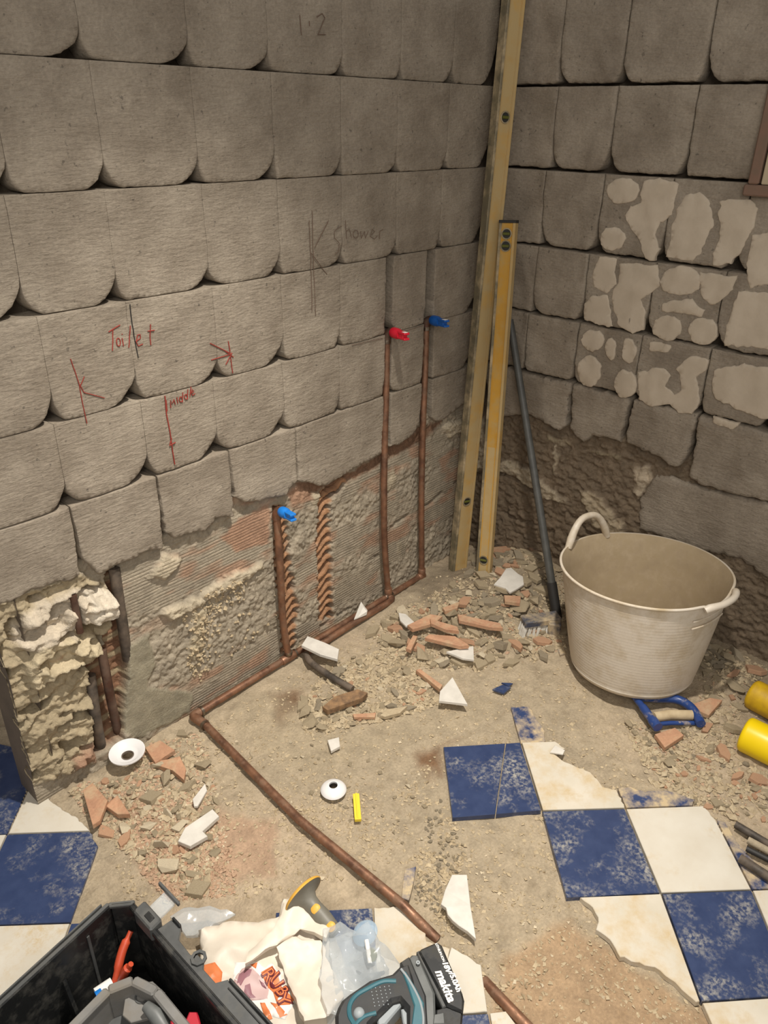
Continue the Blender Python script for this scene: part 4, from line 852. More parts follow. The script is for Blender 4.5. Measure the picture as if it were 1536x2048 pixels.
# ------------------------------------------------------------------ rubble: loose pieces
def hull(rng_, flat, n=12):
    bm = bmesh.new()
    for _ in range(n):
        v = rng_.normal(size=3); v /= np.linalg.norm(v); v *= rng_.uniform(.75, 1.1); bm.verts.new((v[0]*.5, v[1]*.5*rng_.uniform(.8, 1.1), v[2]*.5*flat))
    r = bmesh.ops.convex_hull(bm, input=bm.verts); 
    for g in list({e for e in r['geom_interior']+r['geom_unused'] if isinstance(e, bmesh.types.BMVert)}): bm.verts.remove(g)
    bmesh.ops.recalc_face_normals(bm, faces=bm.faces)
    return bm
def protos(nm, k, flat, m_, n=12):
    out = []
    for i in range(k):
        bm = hull(rng, flat, n); me = bpy.data.meshes.new(nm); bm.to_mesh(me); bm.free(); me.materials.append(m_); out.append(me)
    return out
def shard_protos(nm, k, m_, th=.16):
    out = []
    for i in range(k):
        n = int(rng.integers(4, 7)); an = np.sort(rng.uniform(0, 2*math.pi, n)+0); an = np.linspace(0, 2*math.pi, n, endpoint=False)+rng.uniform(-.35, .35, n)
        el = rng.uniform(.35, .8); pts = [(math.cos(a)*.5*rng.uniform(.8, 1.1), math.sin(a)*.5*el, th/2) for a in an]
        o = MB().prism(pts, (0, 0, -th), .02); me = bpy.data.meshes.new(nm); me.from_pydata(o.v, [], o.f); me.update(); me.materials.append(m_)
        bm = bmesh.new(); bm.from_mesh(me); bmesh.ops.recalc_face_normals(bm, faces=bm.faces); bm.to_mesh(me); bm.free(); out.append(me)
    return out
PR = dict(mortar=protos('mortar_chunk', 10, .55, m_mort), grey=protos('mortar_chunk', 8, .5, m_mortgrey), terra=shard_protos('brick_fragment', 8, m_terra, .2), plaster=protos('plaster_chunk', 6, .6, m_plaster), slab=shard_protos('mortar_slab', 8, m_mort, .22), gslab=shard_protos('mortar_slab', 6, m_mortgrey, .24))
NMS = dict(mortar='mortar_chunk', grey='mortar_chunk', terra='brick_fragment', plaster='plaster_chunk', slab='mortar_slab', gslab='mortar_slab')
keepout = [[(1140, 1290), (1290, 1395), (1400, 1350), (1475, 1170), (1290, 1060), (1125, 1110)]]
tub_c = tc[:2]
placed = []
def scatter(poly, n, kinds, smin, smax, group, label, cat='rubble', zof=0, mind=.55):
    xs = [p[0] for p in poly]; ys = [p[1] for p in poly]; k = 0; tries = 0
    while k < n and tries < n*60:
        tries += 1; a, b_ = rng.uniform(min(xs), max(xs)), rng.uniform(min(ys), max(ys))
        if not inpoly(np.array([a]), np.array([b_]), poly)[0]: continue
        kind = kinds[int(rng.integers(len(kinds)))]; s_ = float(np.exp(rng.uniform(math.log(smin), math.log(smax))))
        q = P(a, b_, .0); 
        for _ in range(2): q = P(a, b_, hfl(q[0], q[1]))
        if q[0] < .01 or q[1] < .03 or np.hypot(*(q[:2]-tub_c)) < .185+s_/2: continue
        if any(math.hypot(q[0]-o[0], q[1]-o[1]) < (s_+o[2])/2*mind for o in placed): continue
        placed.append((q[0], q[1], s_))
        me = PR[kind][int(rng.integers(len(PR[kind])))]; o = bpy.data.objects.new(NMS[kind], me); COL.objects.link(o)
        flat = kind in ('terra', 'slab', 'gslab')
        o.location = (q[0], q[1], hfl(q[0], q[1]) + s_*(.09 if flat else .2)+zof)
        o.rotation_euler = (rng.normal()*.18, rng.normal()*.18, rng.uniform(0, 6.28)); o.scale = (s_, s_*rng.uniform(.7, 1), s_*rng.uniform(.7, 1.))
        lb = label[kind] if isinstance(label, dict) else label
        lb, gg = auto_label(o, lb, s_, group[kind]); tag(o, lb, cat, gg); k += 1
heap = [(870, 1190), (940, 1150), (1000, 1120), (1090, 1100), (1125, 1180), (1130, 1300), (1050, 1330), (960, 1340), (840, 1330), (760, 1290), (740, 1260), (800, 1225)]
MARKS = [("ragged white shard", 1020, 1160), ("foot of the short level", 966, 1165), ("foot of the long level", 914, 1140), ("broom head", 1080, 1245), ("tub's left side", 1150, 1250), ("front white triangle", 925, 1305), ("lone white triangle", 905, 1385), ("white stone strip", 640, 1300),
 ("bent dark pipe", 660, 1345), ("brown brick sliver", 690, 1400), ("blue diamond chip", 1003, 1378), ("squared terracotta block", 1025, 1198), ("long terracotta slivers", 950, 1245), ("leftmost terracotta sliver", 845, 1240), ("large white flange", 256, 1513), ("small white flange", 667, 1580), ("yellow strip", 714, 1615),
 ("white squared offcut", 400, 1655), ("tall terracotta piece", 190, 1610), ("broken left white tile", 110, 1610), ("copper floor elbow", 390, 1435), ("cracked blue tile", 985, 1560), ("tall white shard", 920, 1810), ("blue tile strip", 818, 1765), ("blue D handle", 1335, 1420), ("bright yellow cap", 1500, 1475), ("dusty yellow cap", 1510, 1395),
 ("rod bundle", 1510, 1690), ("salmon brick piece", 1512, 1570), ("toolbox corner", 265, 1800), ("little white shard", 667, 1488), ("brown floor stain", 575, 1410), ("tub's right side", 1440, 1280), ("foot of the red riser", 775, 1195), ("wall corner", 915, 1100), ("pinkish flat piece", 1410, 1410), ("broken brick lump", 1035, 1100), ("middle of the floor pipe", 600, 1640), ("dusty blue chip", 1120, 1300)]
used_labels = {}
def auto_label(o, kind_words, size, group):
    x, y = proj(o.location); sw = 'tiny' if size < .016 else 'small' if size < .030 else 'middling' if size < .048 else 'large'
    ms = sorted(MARKS, key=lambda m: math.hypot(m[1]-x, m[2]-y)); best = None
    for m in ms[:7]:
        dx, dy = x-m[1], y-m[2]; near = 'just ' if math.hypot(dx, dy) < 40 else ''
        hor = 'left' if dx < 0 else 'right'; ver = 'behind' if dy < 0 else 'in front'
        opts = [near+(hor+' of') if abs(dx) > abs(dy)*2 else near+(ver+' of' if ver == 'in front' else 'behind') if abs(dy) > abs(dx)*2 else near+ver+' and '+hor+' of']
        for q in opts:
            lb = f"{sw} {kind_words} {q} the {m[0]}"
            if lb not in used_labels: used_labels[lb] = group; return lb, group
            if best is None and used_labels[lb] == group: best = lb
    if best is None: best = f"{sw} {kind_words} {group[len(kind_words)+2:]}"; used_labels.setdefault(best, group)
    return best, group
def LG(where):
    g = {}; l = {}
    for k_, d_, one in (('mortar', 'sandy mortar chunks', 'sandy mortar chunk'), ('grey', 'grey mortar chunks', 'grey mortar chunk'), ('terra', 'terracotta brick fragments', 'terracotta brick fragment'), ('plaster', 'pale plaster chunks', 'pale plaster chunk'), ('slab', 'flat sandy mortar slabs', 'flat sandy mortar slab'), ('gslab', 'flat grey mortar slabs', 'flat grey mortar slab')):
        g[k_] = d_+' '+where; l[k_] = one
    return dict(group=g, label=l)
scatter(heap, 60, ['slab', 'gslab', 'terra', 'mortar', 'slab'], .05, .085, **LG('in the heap below the spirit levels'), mind=.5)
scatter(heap, 150, ['mortar', 'grey', 'slab', 'gslab', 'terra', 'mortar', 'slab', 'plaster'], .020, .046, **LG('in the heap below the spirit levels'), mind=.34)
mid = [(600, 1400), (660, 1330), (780, 1290), (850, 1340), (880, 1400), (800, 1430), (700, 1450), (610, 1470)]
scatter(mid, 12, ['slab', 'mortar', 'gslab'], .04, .06, **LG('around the bent dark pipe end'), mind=.5)
scatter(mid, 80, ['mortar', 'grey', 'slab', 'plaster', 'mortar', 'terra'], .014, .036, **LG('around the bent dark pipe end'), mind=.45)
lft = [(120, 1560), (250, 1560), (300, 1480), (400, 1460), (430, 1560), (440, 1700), (400, 1790), (300, 1740), (200, 1660)]
scatter(lft, 20, ['slab', 'terra', 'mortar', 'plaster', 'slab'], .035, .06, **LG('left of the long floor pipe'))
scatter(lft, 90, ['mortar', 'slab', 'terra', 'plaster', 'slab', 'mortar'], .012, .030, **LG('left of the long floor pipe'), mind=.45)
rgt = [(1400, 1400), (1460, 1300), (1536, 1300), (1536, 1350), (1480, 1420), (1470, 1520), (1536, 1550), (1536, 1640), (1460, 1640), (1300, 1560), (1250, 1440), (1360, 1460)]
scatter(rgt, 18, ['slab', 'mortar', 'slab', 'terra'], .035, .065, **LG('right of the tub and D handle'))
scatter(rgt, 80, ['mortar', 'slab', 'grey', 'terra', 'mortar', 'slab'], .012, .03, **LG('right of the tub and D handle'), mind=.45)
bhd = [(1420, 1240), (1480, 1190), (1536, 1200), (1536, 1300), (1450, 1330), (1400, 1360)]
scatter(bhd, 24, ['grey', 'gslab', 'mortar', 'slab'], .03, .07, **LG('against the right wall beyond the tub'), mind=.4)
scatter([(940, 1100), (1100, 1080), (1120, 1130), (950, 1140)], 24, ['grey', 'gslab', 'terra', 'slab'], .03, .065, **LG('at the foot of the wall behind the levels'), mind=.4)
scatter([(880, 1600), (905, 1640), (930, 1700), (900, 1780), (870, 1750), (850, 1650)], 46, ['mortar', 'grey'], .008, .017, **LG('in the trench below the cracked blue tile'), mind=.6)
scatter([(830, 1740), (880, 1760), (885, 1830), (850, 1820), (830, 1800)], 34, ['mortar', 'grey'], .007, .014, **LG('between the blue strip and the tall white shard'), mind=.6)
scatter([(430, 1480), (620, 1480), (860, 1560), (840, 1700), (700, 1650), (560, 1560)], 36, ['mortar', 'plaster', 'slab'], .008, .018, **LG('strewn over the bare floor right of the floor pipe'), mind=.8)
# finer gravel nobody could count
def gravel(name, regions, mt, lab, smin, smax):
    V = []; F = []
    base = np.array([(1, 0, 0), (-1, 0, 0), (0, 1, 0), (0, -1, 0), (0, 0, 1), (0, 0, -1.)])
    fb = np.array([(0, 2, 4), (2, 1, 4), (1, 3, 4), (3, 0, 4), (2, 0, 5), (1, 2, 5), (3, 1, 5), (0, 3, 5)]); n0 = 0
    for poly, n in regions:
        xs = [p[0] for p in poly]; ys = [p[1] for p in poly]
        A_ = rng.uniform(min(xs), max(xs), n*3); B_ = rng.uniform(min(ys), max(ys), n*3); k = inpoly(A_, B_, poly); A_, B_ = A_[k][:n], B_[k][:n]
        dirs = (CR*((A_-768)/f_px)[:, None] - CU*((B_-1024)/f_px)[:, None] + CF); s = -CAM[2]/dirs[:, 2]; Q = CAM + dirs*s[:, None]
        cl = fbm(Q[:, 0]*14, Q[:, 1]*14, 201, 3); ok = (cl > rng.uniform(.2, .62, len(Q))) & (Q[:, 0] > .0) & (Q[:, 1] > .0) & (np.hypot(Q[:, 0]-tub_c[0], Q[:, 1]-tub_c[1]) > .16); Q = Q[ok]
        Q[:, 2] = hf(Q[:, 0], Q[:, 1]); m = len(Q)
        tl = np.zeros(m, bool)
        for t_ in TP: tl |= inpoly(Q[:, 0], Q[:, 1], t_)
        Q = Q[~tl]; m = len(Q)
        sz = np.exp(rng.uniform(math.log(smin), math.log(smax), m))
        jit = rng.uniform(.6, 1.25, (m, 6, 3)); rot = rng.uniform(0, 6.28, m); c_, s_ = np.cos(rot), np.sin(rot)
        vv = base[None]*jit*sz[:, None, None]*np.array([1, .8, .55]) + rng.normal(0, .18, (m, 6, 3))*sz[:, None, None]
        x = vv[..., 0]*c_[:, None]-vv[..., 1]*s_[:, None]; y = vv[..., 0]*s_[:, None]+vv[..., 1]*c_[:, None]
        vv = np.stack([x, y, vv[..., 2]], -1) + Q[:, None]+np.array([0, 0, 1])*sz[:, None, None]*.25
        V.append(vv.reshape(-1, 3)); F.append((fb[None]+(np.arange(m)*6)[:, None, None]+n0).reshape(-1, 3)); n0 += m*6
    V = np.concatenate(V); F = np.concatenate(F); me = bpy.data.meshes.new(name); me.from_pydata(V.tolist(), [], F.tolist()); me.update(); me.materials.append(mt)
    return tag(link(name, me), lab, 'rubble', kind='stuff')
m_grav = mat('gravel_sand', (192, 174, 142), (170, 152, 122), scale=60, fine=.1); m_gravt = mat('gravel_terracotta', (188, 158, 130), (176, 144, 118), scale=60, fine=.1); m_gravw = mat('gravel_white', (206, 192, 164), (190, 174, 146), scale=60)
allf = [(180, 1560), (420, 1440), (700, 1270), (900, 1140), (1130, 1150), (1140, 1330), (1290, 1420), (1536, 1240), (1536, 2048), (900, 2048), (870, 1850), (700, 1750), (450, 1800), (250, 1800)]
gravel('gravel', [(heap, 4200), (mid, 2600), (rgt, 2800), (bhd, 900), (allf, 9000), (lft, 1800), ([(870, 1600), (905, 1640), (930, 1700), (900, 1860), (840, 1820), (830, 1740), (850, 1650)], 1100), ([(440, 1600), (860, 1560), (900, 1640), (860, 1750), (700, 1700), (500, 1640)], 900)], m_grav, 'fine sandy gravel strewn all over the floor', .0015, .0062)
gravel('coarse_gravel', [(heap, 1500), (mid, 1000), (rgt, 700), (bhd, 300), (lft, 450)], m_mort, 'coarse mortar gravel filling the rubble heaps', .005, .0125)
gravel('brick_crumbs', [(lft, 1500), ([(260, 1640), (460, 1660), (470, 1780), (340, 1800), (280, 1740)], 1300), (heap, 500), (rgt, 300)], m_gravt, 'fine terracotta crumbs strewn mostly left of the floor pipe', .0015, .0070)
gravel('plaster_crumbs', [(lft, 600), (heap, 300), (mid, 300), (allf, 500), ([(310, 1620), (460, 1640), (440, 1720), (330, 1700)], 300)], m_gravw, 'fine pale plaster crumbs strewn over the floor', .0015, .0058)
# loose crumbs stuck on the lower left wall
V = []; F = []
fb = [(0, 2, 4), (2, 1, 4), (1, 3, 4), (3, 0, 4), (2, 0, 5), (1, 2, 5), (3, 1, 5), (0, 3, 5)]
for poly, n in (([(360, 1230), (430, 1200), (450, 1180), (430, 1260), (415, 1330), (400, 1370), (375, 1330), (385, 1270)], 170), ([(400, 1180), (500, 1150), (490, 1200), (430, 1230)], 110), ([(350, 1300), (560, 1180), (560, 1260), (400, 1350)], 50)):
    k = 0
    while k < n:
        a, b_ = rng.uniform(min(p[0] for p in poly), max(p[0] for p in poly)), rng.uniform(min(p[1] for p in poly), max(p[1] for p in poly))
        if not inpoly(np.array([a]), np.array([b_]), poly)[0]: continue
        q = LW(a, b_, -.012); s_ = rng.uniform(.002, .0065); q[1] = wall_left_y(q[0], q[2])+s_*.3; n0 = len(V)
        for e in ((1, 0, 0), (-1, 0, 0), (0, 1, 0), (0, -1, 0), (0, 0, 1), (0, 0, -1)): V.append(q+np.array(e)*s_*rng.uniform(.6, 1.2, 3)+rng.normal(0, .15, 3)*s_)
        F += [tuple(n0+i for i in t_) for t_ in fb]; k += 1
o = mesh('plaster_crumbs', V, F, m_grav, wl); o['kind'] = 'stuff'

# ------------------------------------------------------------------ bags
def cloth(name, poly, z0, amp, m_, parent=None, seed=0, depth=.004, sc=9, grid=.008, extra=None, er=.012):
    pl = [tuple(P(*q, z0)[:2]) for q in poly]
    def sf(a, b):
        r1 = 1-abs(fbm(a*sc+seed, b*sc, 301, 3)*2-1); r2 = 1-abs(fbm(a*sc*2.3, b*sc*2.3+seed, 303, 2)*2-1)
        v = z0 + amp*((r1-.7)*1.6 + (r2-.7)*.5)
        return v + (extra(a, b) if extra else 0)
    return sheet(name, pl, sf, m_, parent, 'z', jit=.004, step=.01, grid=grid, er=er, depth=depth, seed=seed), sf
bag_poly = [(398, 1860), (440, 1842), (520, 1838), (556, 1830), (566, 1800), (590, 1798), (640, 1850), (665, 1862), (680, 1900), (700, 1960), (740, 1990), (720, 2080), (500, 2085), (440, 2000), (400, 1930)]
bag = empty('carrier_bag', tuple(P(560, 1950, .0)), 'crumpled cream plastic carrier bag printed in orange and purple, beside the toolbox', 'bag')
cb = P(560, 1950, .04)
o, bag_h = cloth('bag_body', bag_poly, .035, .022, m_bag, bag, 3, .03, 9, .007)
def on_bag(px_, py_, dz=.0014):
    q = P(px_, py_, .035)
    for _ in range(4): q = P(px_, py_, float(bag_h(np.array([q[0]]), np.array([q[1]]))[0]))
    return q + np.array([0, 0, dz])
def bag_print(name, poly, m_, lab=None, dz=.0012, sd=0):
    pl = [tuple(on_bag(*q)[:2]) for q in poly]
    o = sheet(name, pl, lambda a, b: bag_h(a, b)+dz, m_, bag, 'z', jit=0, step=.006, grid=.007, er=.0006, depth=.001, seed=sd, insets=(1.,))
    if lab: o['label'] = lab
    return o
bag_print('printed_panel', [(470, 1925), (505, 1922), (530, 1935), (545, 1925), (560, 1945), (572, 1990), (590, 2008), (570, 2040), (500, 2040), (478, 2005), (465, 1960)], m_label, 'white printed panel', .0008)
bag_print('printed_picture', [(474, 1950), (484, 1938), (500, 1932), (512, 1944), (530, 1965), (538, 1980), (535, 1998), (495, 2002), (476, 1990), (466, 1970)], m_bpink, 'pink and purple printed picture', .0016)
for pl in ([(478, 1950), (492, 1938), (504, 1940), (500, 1952), (490, 1958), (482, 1972), (474, 1968)], [(490, 1972), (500, 1968), (504, 1988), (512, 1996), (500, 1998), (488, 1985)], [(518, 1960), (528, 1968), (534, 1980), (524, 1974)]): bag_print('printed_picture', pl, m_bpurp, None, .0022)
for pl in ([(500, 1930), (515, 1925), (512, 1938)], [(522, 1945), (545, 1932), (556, 1950), (566, 1980), (588, 2000), (580, 2010), (555, 2012), (546, 1985), (530, 1965)], [(500, 2008), (508, 2008), (515, 2036), (505, 2036)], [(520, 2006), (530, 2006), (545, 2038), (532, 2042)], [(540, 2005), (556, 2008), (575, 2030), (560, 2036)], [(548, 1975), (535, 1978), (537, 1972), (546, 1969)], [(400, 1932), (430, 1925), (445, 1945), (440, 1985), (420, 1975)]): bag_print('orange_stripe', pl, m_borange, None, .0016)
def letters(txt, centre_px, dir_px, size, m_, par, surf=None, z=None, name='lettering', ext=.0006, bold=0, lab=None, flip=False, italic=0, ppos=None):
    """raised lettering: text laid on a surface near pixel centre, reading along dir_px"""
    cu = bpy.data.curves.new('t', 'FONT'); cu.body = txt; cu.size = size; cu.align_x = 'CENTER'; cu.align_y = 'CENTER'; cu.extrude = ext; cu.offset = bold; cu.shear = italic; cu.resolution_u = 3
    to = bpy.data.objects.new('t', cu); COL.objects.link(to); dg = bpy.context.evaluated_depsgraph_get(); me = bpy.data.meshes.new_from_object(to.evaluated_get(dg)); bpy.data.objects.remove(to)
    a = P(*centre_px, z) if z is not None else on_bag(*centre_px); b_ = P(centre_px[0]+dir_px[0], centre_px[1]+dir_px[1], a[2]); d = b_-a; d[2] = 0; d /= np.linalg.norm(d); u2 = np.cross([0, 0, 1], d)
    V = []
    for v in me.vertices:
        q = a + d*v.co.x + u2*v.co.y
        V.append((q[0], q[1], (z if z is not None else float(surf(np.array([q[0]]), np.array([q[1]]))[0])+.003) + v.co.z))
    o = mesh(name, V, [tuple(p.vertices) for p in me.polygons], m_, par)
    if lab: o['label'] = lab
    return o
for ch, c in zip('RUBY', ((537, 1952), (552, 1966), (564, 1984), (566, 2002))):
    letters(ch, c, (12, 16), .030, m_bmaroon, bag, bag_h, bold=.0016, lab='printed letter with dark red outline'); o = letters(ch, c, (12, 16), .030, m_borange, bag, bag_h, bold=-.0002, ext=.0014)
# a folded flap of the bag, rising over its body
o, _ = cloth('bag_flap', [(560, 1832), (566, 1802), (590, 1798), (622, 1822), (660, 1858), (650, 1880), (628, 1862), (600, 1850), (575, 1870), (530, 1900), (490, 1925), (500, 1895), (540, 1860)], .066, .016, m_bag, bag, 8, .003, 12, .007)
o, _ = cloth('bag_flap', [(552, 1895), (580, 1880), (640, 1880), (660, 1920), (690, 1990), (660, 2040), (610, 2045), (590, 2000), (570, 1950)], .060, .020, m_bag, bag, 12, .003, 11, .007)
# clear bags
cbag = empty('clear_plastic_bag', tuple(P(720, 1930, .0)), 'crumpled clear plastic bag of small fittings between the carrier bag and the drill', 'bag')
o, _ = cloth('film', [(650, 1862), (680, 1850), (712, 1860), (735, 1850), (752, 1862), (758, 1890), (790, 1905), (810, 1925), (790, 1960), (750, 2000), (700, 2040), (650, 2040), (640, 1960)], .075, .030, m_clear, cbag, 21, .002, 14, .008)
o, _ = cloth('inner_film', [(660, 1880), (700, 1870), (760, 1900), (780, 1940), (720, 2000), (670, 2000)], .050, .022, m_clear, cbag, 25, .002, 18, .009)
q = P(730, 1866, .07); MB().lathe(q, (.3, -.2, 1), [(.004, -.012), (.020, -.008), (.024, .0), (.020, .006), (.012, .009), (.001, .011)], 24).build('plastic_cap', m_clearblue, cbag, smooth=True)
MB().lathe(P(742, 1908, .060), (.4, .5, .6), [(.004, 0), (.010, 0), (.010, .012), (.006, .016), (.006, .024)], 16).build('brass_fitting', m_vial, cbag, smooth=True)
MB().tube([P(733, 1880, .085), P(737, 1905, .08), P(740, 1925, .07)], .004, 8).build('white_pin', m_label, cbag, smooth=True)
fbag = empty('clear_plastic_bag', tuple(P(400, 1840, .0)), 'flattened clear plastic bag lying behind the toolbox corner', 'bag')
cloth('film', [(345, 1832), (370, 1820), (420, 1815), (452, 1822), (470, 1828), (445, 1842), (430, 1855), (400, 1872), (372, 1868), (350, 1850)], .028, .018, m_clear, fbag, 31, .002, 12, .008)
# ------------------------------------------------------------------ grey and yellow flared tool
c0 = P(606, 1788, .075); c1 = P(672, 1866, .055); ax = c1-c0; L = np.linalg.norm(ax)
t = empty('flared_tool', tuple(c0), 'grey and yellow rubber tool with a flared disc, poking out of the carrier bag', 'hand tool')
MB().lathe(c0, ax, [(.002, .004), (.030, .002), (.040, -.002), (.0415, .0), (.041, .003), (.030, .006), (.021, .011), (.0155, .020), (.0145, .035), (.016, .055), (.0145, .075), (.013, L)], 36).build('disc_and_handle', m_suct, t, smooth=True)
MB().lathe(c0, ax, [(.0395, -.0030), (.0418, -.001), (.0428, .001), (.0418, .003), (.0395, .0025)], 40, close=False).build('rim_band', m_suctyel, t, smooth=True)
axn = ax/L; toc = CAM-c0; toc -= axn*(toc@axn); toc /= np.linalg.norm(toc)
for a in (.040, .082):
    q = c0+axn*a+toc*.0115; sd = np.cross(axn, toc); MB().lathe(q, toc, [(.002, .0045), (.006, .004), (.009, .002), (.0095, -.001)], 18).build('yellow_pad', m_suctyel, t, smooth=True)

# ------------------------------------------------------------------ toolbox
zr = .20
tb = empty('toolbox', (1.66, .55, .0), 'open black plastic toolbox with a grey lift out tray at the lower left', 'toolbox')
A = P(247, 1784, zr); ux = P(0, 2010, zr)-P(215, 1812, zr); ux[2] = 0; ux /= np.linalg.norm(ux); uy = P(474, 2046, zr)-P(272, 1816, zr); uy /= np.linalg.norm(uy)
if uy@(P(515, 2040, zr)-A) < 0: uy = -uy
LX, LY = .46, .52
def tbp(a, b, z): return A + ux*a + uy*b + np.array([0, 0, z-zr])
def wallbox(name, a0, b0, a1, b1, th, z0, z1, m_, bev=.002):
    p0, p1 = tbp(a0, b0, 0), tbp(a1, b1, 0); d = p1-p0; n = np.cross(d, [0, 0, 1]); n /= np.linalg.norm(n)
    c = (p0+p1)/2; c[2] = (z0+z1)/2
    return MB().box(c, d/2, n*th/2, (0, 0, (z1-z0)/2), bev).build(name, m_, tb)
ch = .028
wallbox('side_wall', 0.0, ch, .0, LY, .004, .0, zr, m_black); wallbox('side_wall', ch, 0, LX, 0, .004, .0, zr, m_black)
wallbox('corner_wall', 0, ch, ch, 0, .004, .0, zr, m_black); wallbox('side_wall', LX, 0, LX, LY, .004, 0, zr, m_black); wallbox('side_wall', 0, LY, LX, LY, .004, 0, zr, m_black)
MB().box(tbp(LX/2, LY/2, .006), ux*LX/2, uy*LY/2, (0, 0, .004)).build('base', m_black, tb)
# rims: a thin double lip along the left edge, a broad flange along the right
wallbox('rim', ch, -.004, LX, -.004, .009, zr-.008, zr, m_rimblk, .002); wallbox('rim', .003, ch, .003, LY, .010, zr-.012, zr-.001, m_black, .002); wallbox('rim', -.003, ch+.002, ch+.002, -.003, .009, zr-.008, zr, m_rimblk, .002)
wallbox('rim_lip', ch+.01, -.0115, LX, -.0115, .003, zr-.014, zr+.002, m_rimblk, .001)
pl = [(-.002, .098), (-.028, .104), (-.030, .128), (-.016, .140), (-.014, .175), (-.022, .182), (-.022, .200), (-.014, .208), (-.014, .240), (-.030, .252), (-.032, .42), (-.002, .43)]
MB().prism([tbp(a, b, zr-.004) for a, b in pl], (0, 0, -.010), .001).build('flange', m_rimblk, tb, tri=True)
for a, b0, b1 in ((-.030, .106, .128), (-.031, .256, .415)): wallbox('flange_lip', a, b0, a, b1, .004, zr-.016, zr+.002, m_black, .001)
wallbox('flange_line', -.022, .262, -.022, .41, .002, zr-.005, zr-.002, m_black, .0005)
MB().lathe(tbp(-.019, .191, zr-.004), (0, 0, 1), [(.008, 0), (.013, .0), (.013, .004), (.008, .004)], 8, close=False).build('lock_eye', m_rimblk, tb)
# latch block
lb = MB().box(tbp(-.002, .072, zr-.008), ux*.012, uy*.026, (0, 0, .016), .003).build('latch_block', m_rimblk, tb)
MB().box(tbp(-.002, .078, zr+.0084), ux*.005, uy*.009, (0, 0, .001), .0005).build('latch_slot', m_black, lb)
MB().box(tbp(-.034, .062, zr-.02), ux*.020, uy*.016, (0, 0, .003), .001).build('latch_plate', m_clear, tb)
MB().box(tbp(-.056, .058, zr-.014), ux*.0025, uy*.030, (0, 0, .004), .001).build('latch_lip', m_rimblk, tb)
for a in (.13, .25): 
    MB().prism([tbp(a, .002, .005), tbp(a, .002, .135), tbp(a, .010, .145), tbp(a, .014, .12), tbp(a, .05, .005)], ux*.006).build('divider_rib', m_black, tb)
wallbox('wall_seam', .075, .003, .080, .003, .002, .03, zr-.02, m_rimblk, .0005)
# grey tray
tr = [(.058, .105), (.150, .060), (.20, .060), (.42, .10), (.42, .42), (.06, .44), (.040, .40), (.035, .140)]
zt = .155
TRp = [(.045, .150), (.060, .105), (.095, .085), (.20, .085), (.40, .085), (.40, .44), (.045, .44)]
for i in range(len(TRp)):
    a, b_ = TRp[i], TRp[(i+1) % len(TRp)]; wallbox('tray_rim', a[0], a[1], b_[0], b_[1], .016, zt-.008, zt, m_tray, .003); wallbox('tray_wall', a[0]+.003, a[1]+.003, b_[0]+.003, b_[1]+.003, .005, zt-.07, zt-.006, m_tray, .001)
MB().prism([tbp(a+.002, b+.002, zt-.066) for a, b in TRp], (0, 0, -.004)).build('tray_floor', m_rimblk, tb, tri=True)
wallbox('tray_divider', .20, .09, .20, .44, .010, zt-.06, zt-.008, m_tray, .002); wallbox('tray_divider', .05, .24, .20, .24, .008, zt-.06, zt-.012, m_tray, .002)
# contents
p = empty('pliers', tuple(tbp(.05, .04, .11)), 'orange handled pliers standing in the toolbox corner', 'pliers')
for (a, b_, c_) in (((262, 1862), (244, 1905), (230, 1965)), ((262, 1928), (250, 1945), (238, 1975))):
    MB().tube(bez([P(*a, .15), P(*b_, .13), P(*c_, .10)]), [.0045]*4+[.0075]*9+[.006]*4, 10).build('handle', m_orange, p, smooth=True)
MB().tube([P(230, 1965, .10), P(222, 1985, .08), P(216, 2000, .06)], [.007, .009, .004], 10).build('jaw', m_steel, p, smooth=True)
t = empty('sealant_tube', tuple(P(205, 1985, .08)), 'white tube with a blue band lying against the toolbox tray', 'tube')
MB().tube([P(192, 1990, .10), P(225, 1968, .10)], .011, 16).build('body', m_label, t, smooth=True); MB().tube([P(194, 1998, .104), P(206, 1990, .104)], .0118, 16).build('band', m_ltblue, t, smooth=True)
t = empty('metal_plate', tuple(tbp(.10, .15, .1)), 'grey plate with a round hole lying in the toolbox tray', 'plate')
pl = [(285, 1965), (305, 1962), (330, 1985), (325, 2010), (300, 2035), (262, 2045), (245, 2030), (250, 1995), (275, 1975)]
MB().prism([P(x, y, .125) for x, y in pl], (0, 0, -.006), .001).build('plate', m_tray, t, tri=True); MB().lathe(P(285, 1993, .125), (0, 0, 1), [(.009, 0), (.0095, .002), (.012, .002), (.012, .0)], 24, close=False).build('hole_ring', m_rimblk, t, smooth=True)
t = tag(MB().prism([P(x, y, .15) for x, y in [(340, 2040), (372, 2036), (378, 2022), (395, 2022), (405, 2060), (345, 2075)]], (0, 0, -.02), .003).build('red_pouch', m_redcloth, tri=True), 'red pouch in the toolbox tray', 'pouch')
t = empty('torch', tuple(P(305, 2020, .12)), 'pale grey tapered tool lying in the tray', 'tool'); MB().tube([P(292, 2012, .14), P(312, 2030, .14), P(332, 2060, .13)], [.008, .012, .010], 14).build('body', m_drillgrey, t, smooth=True)

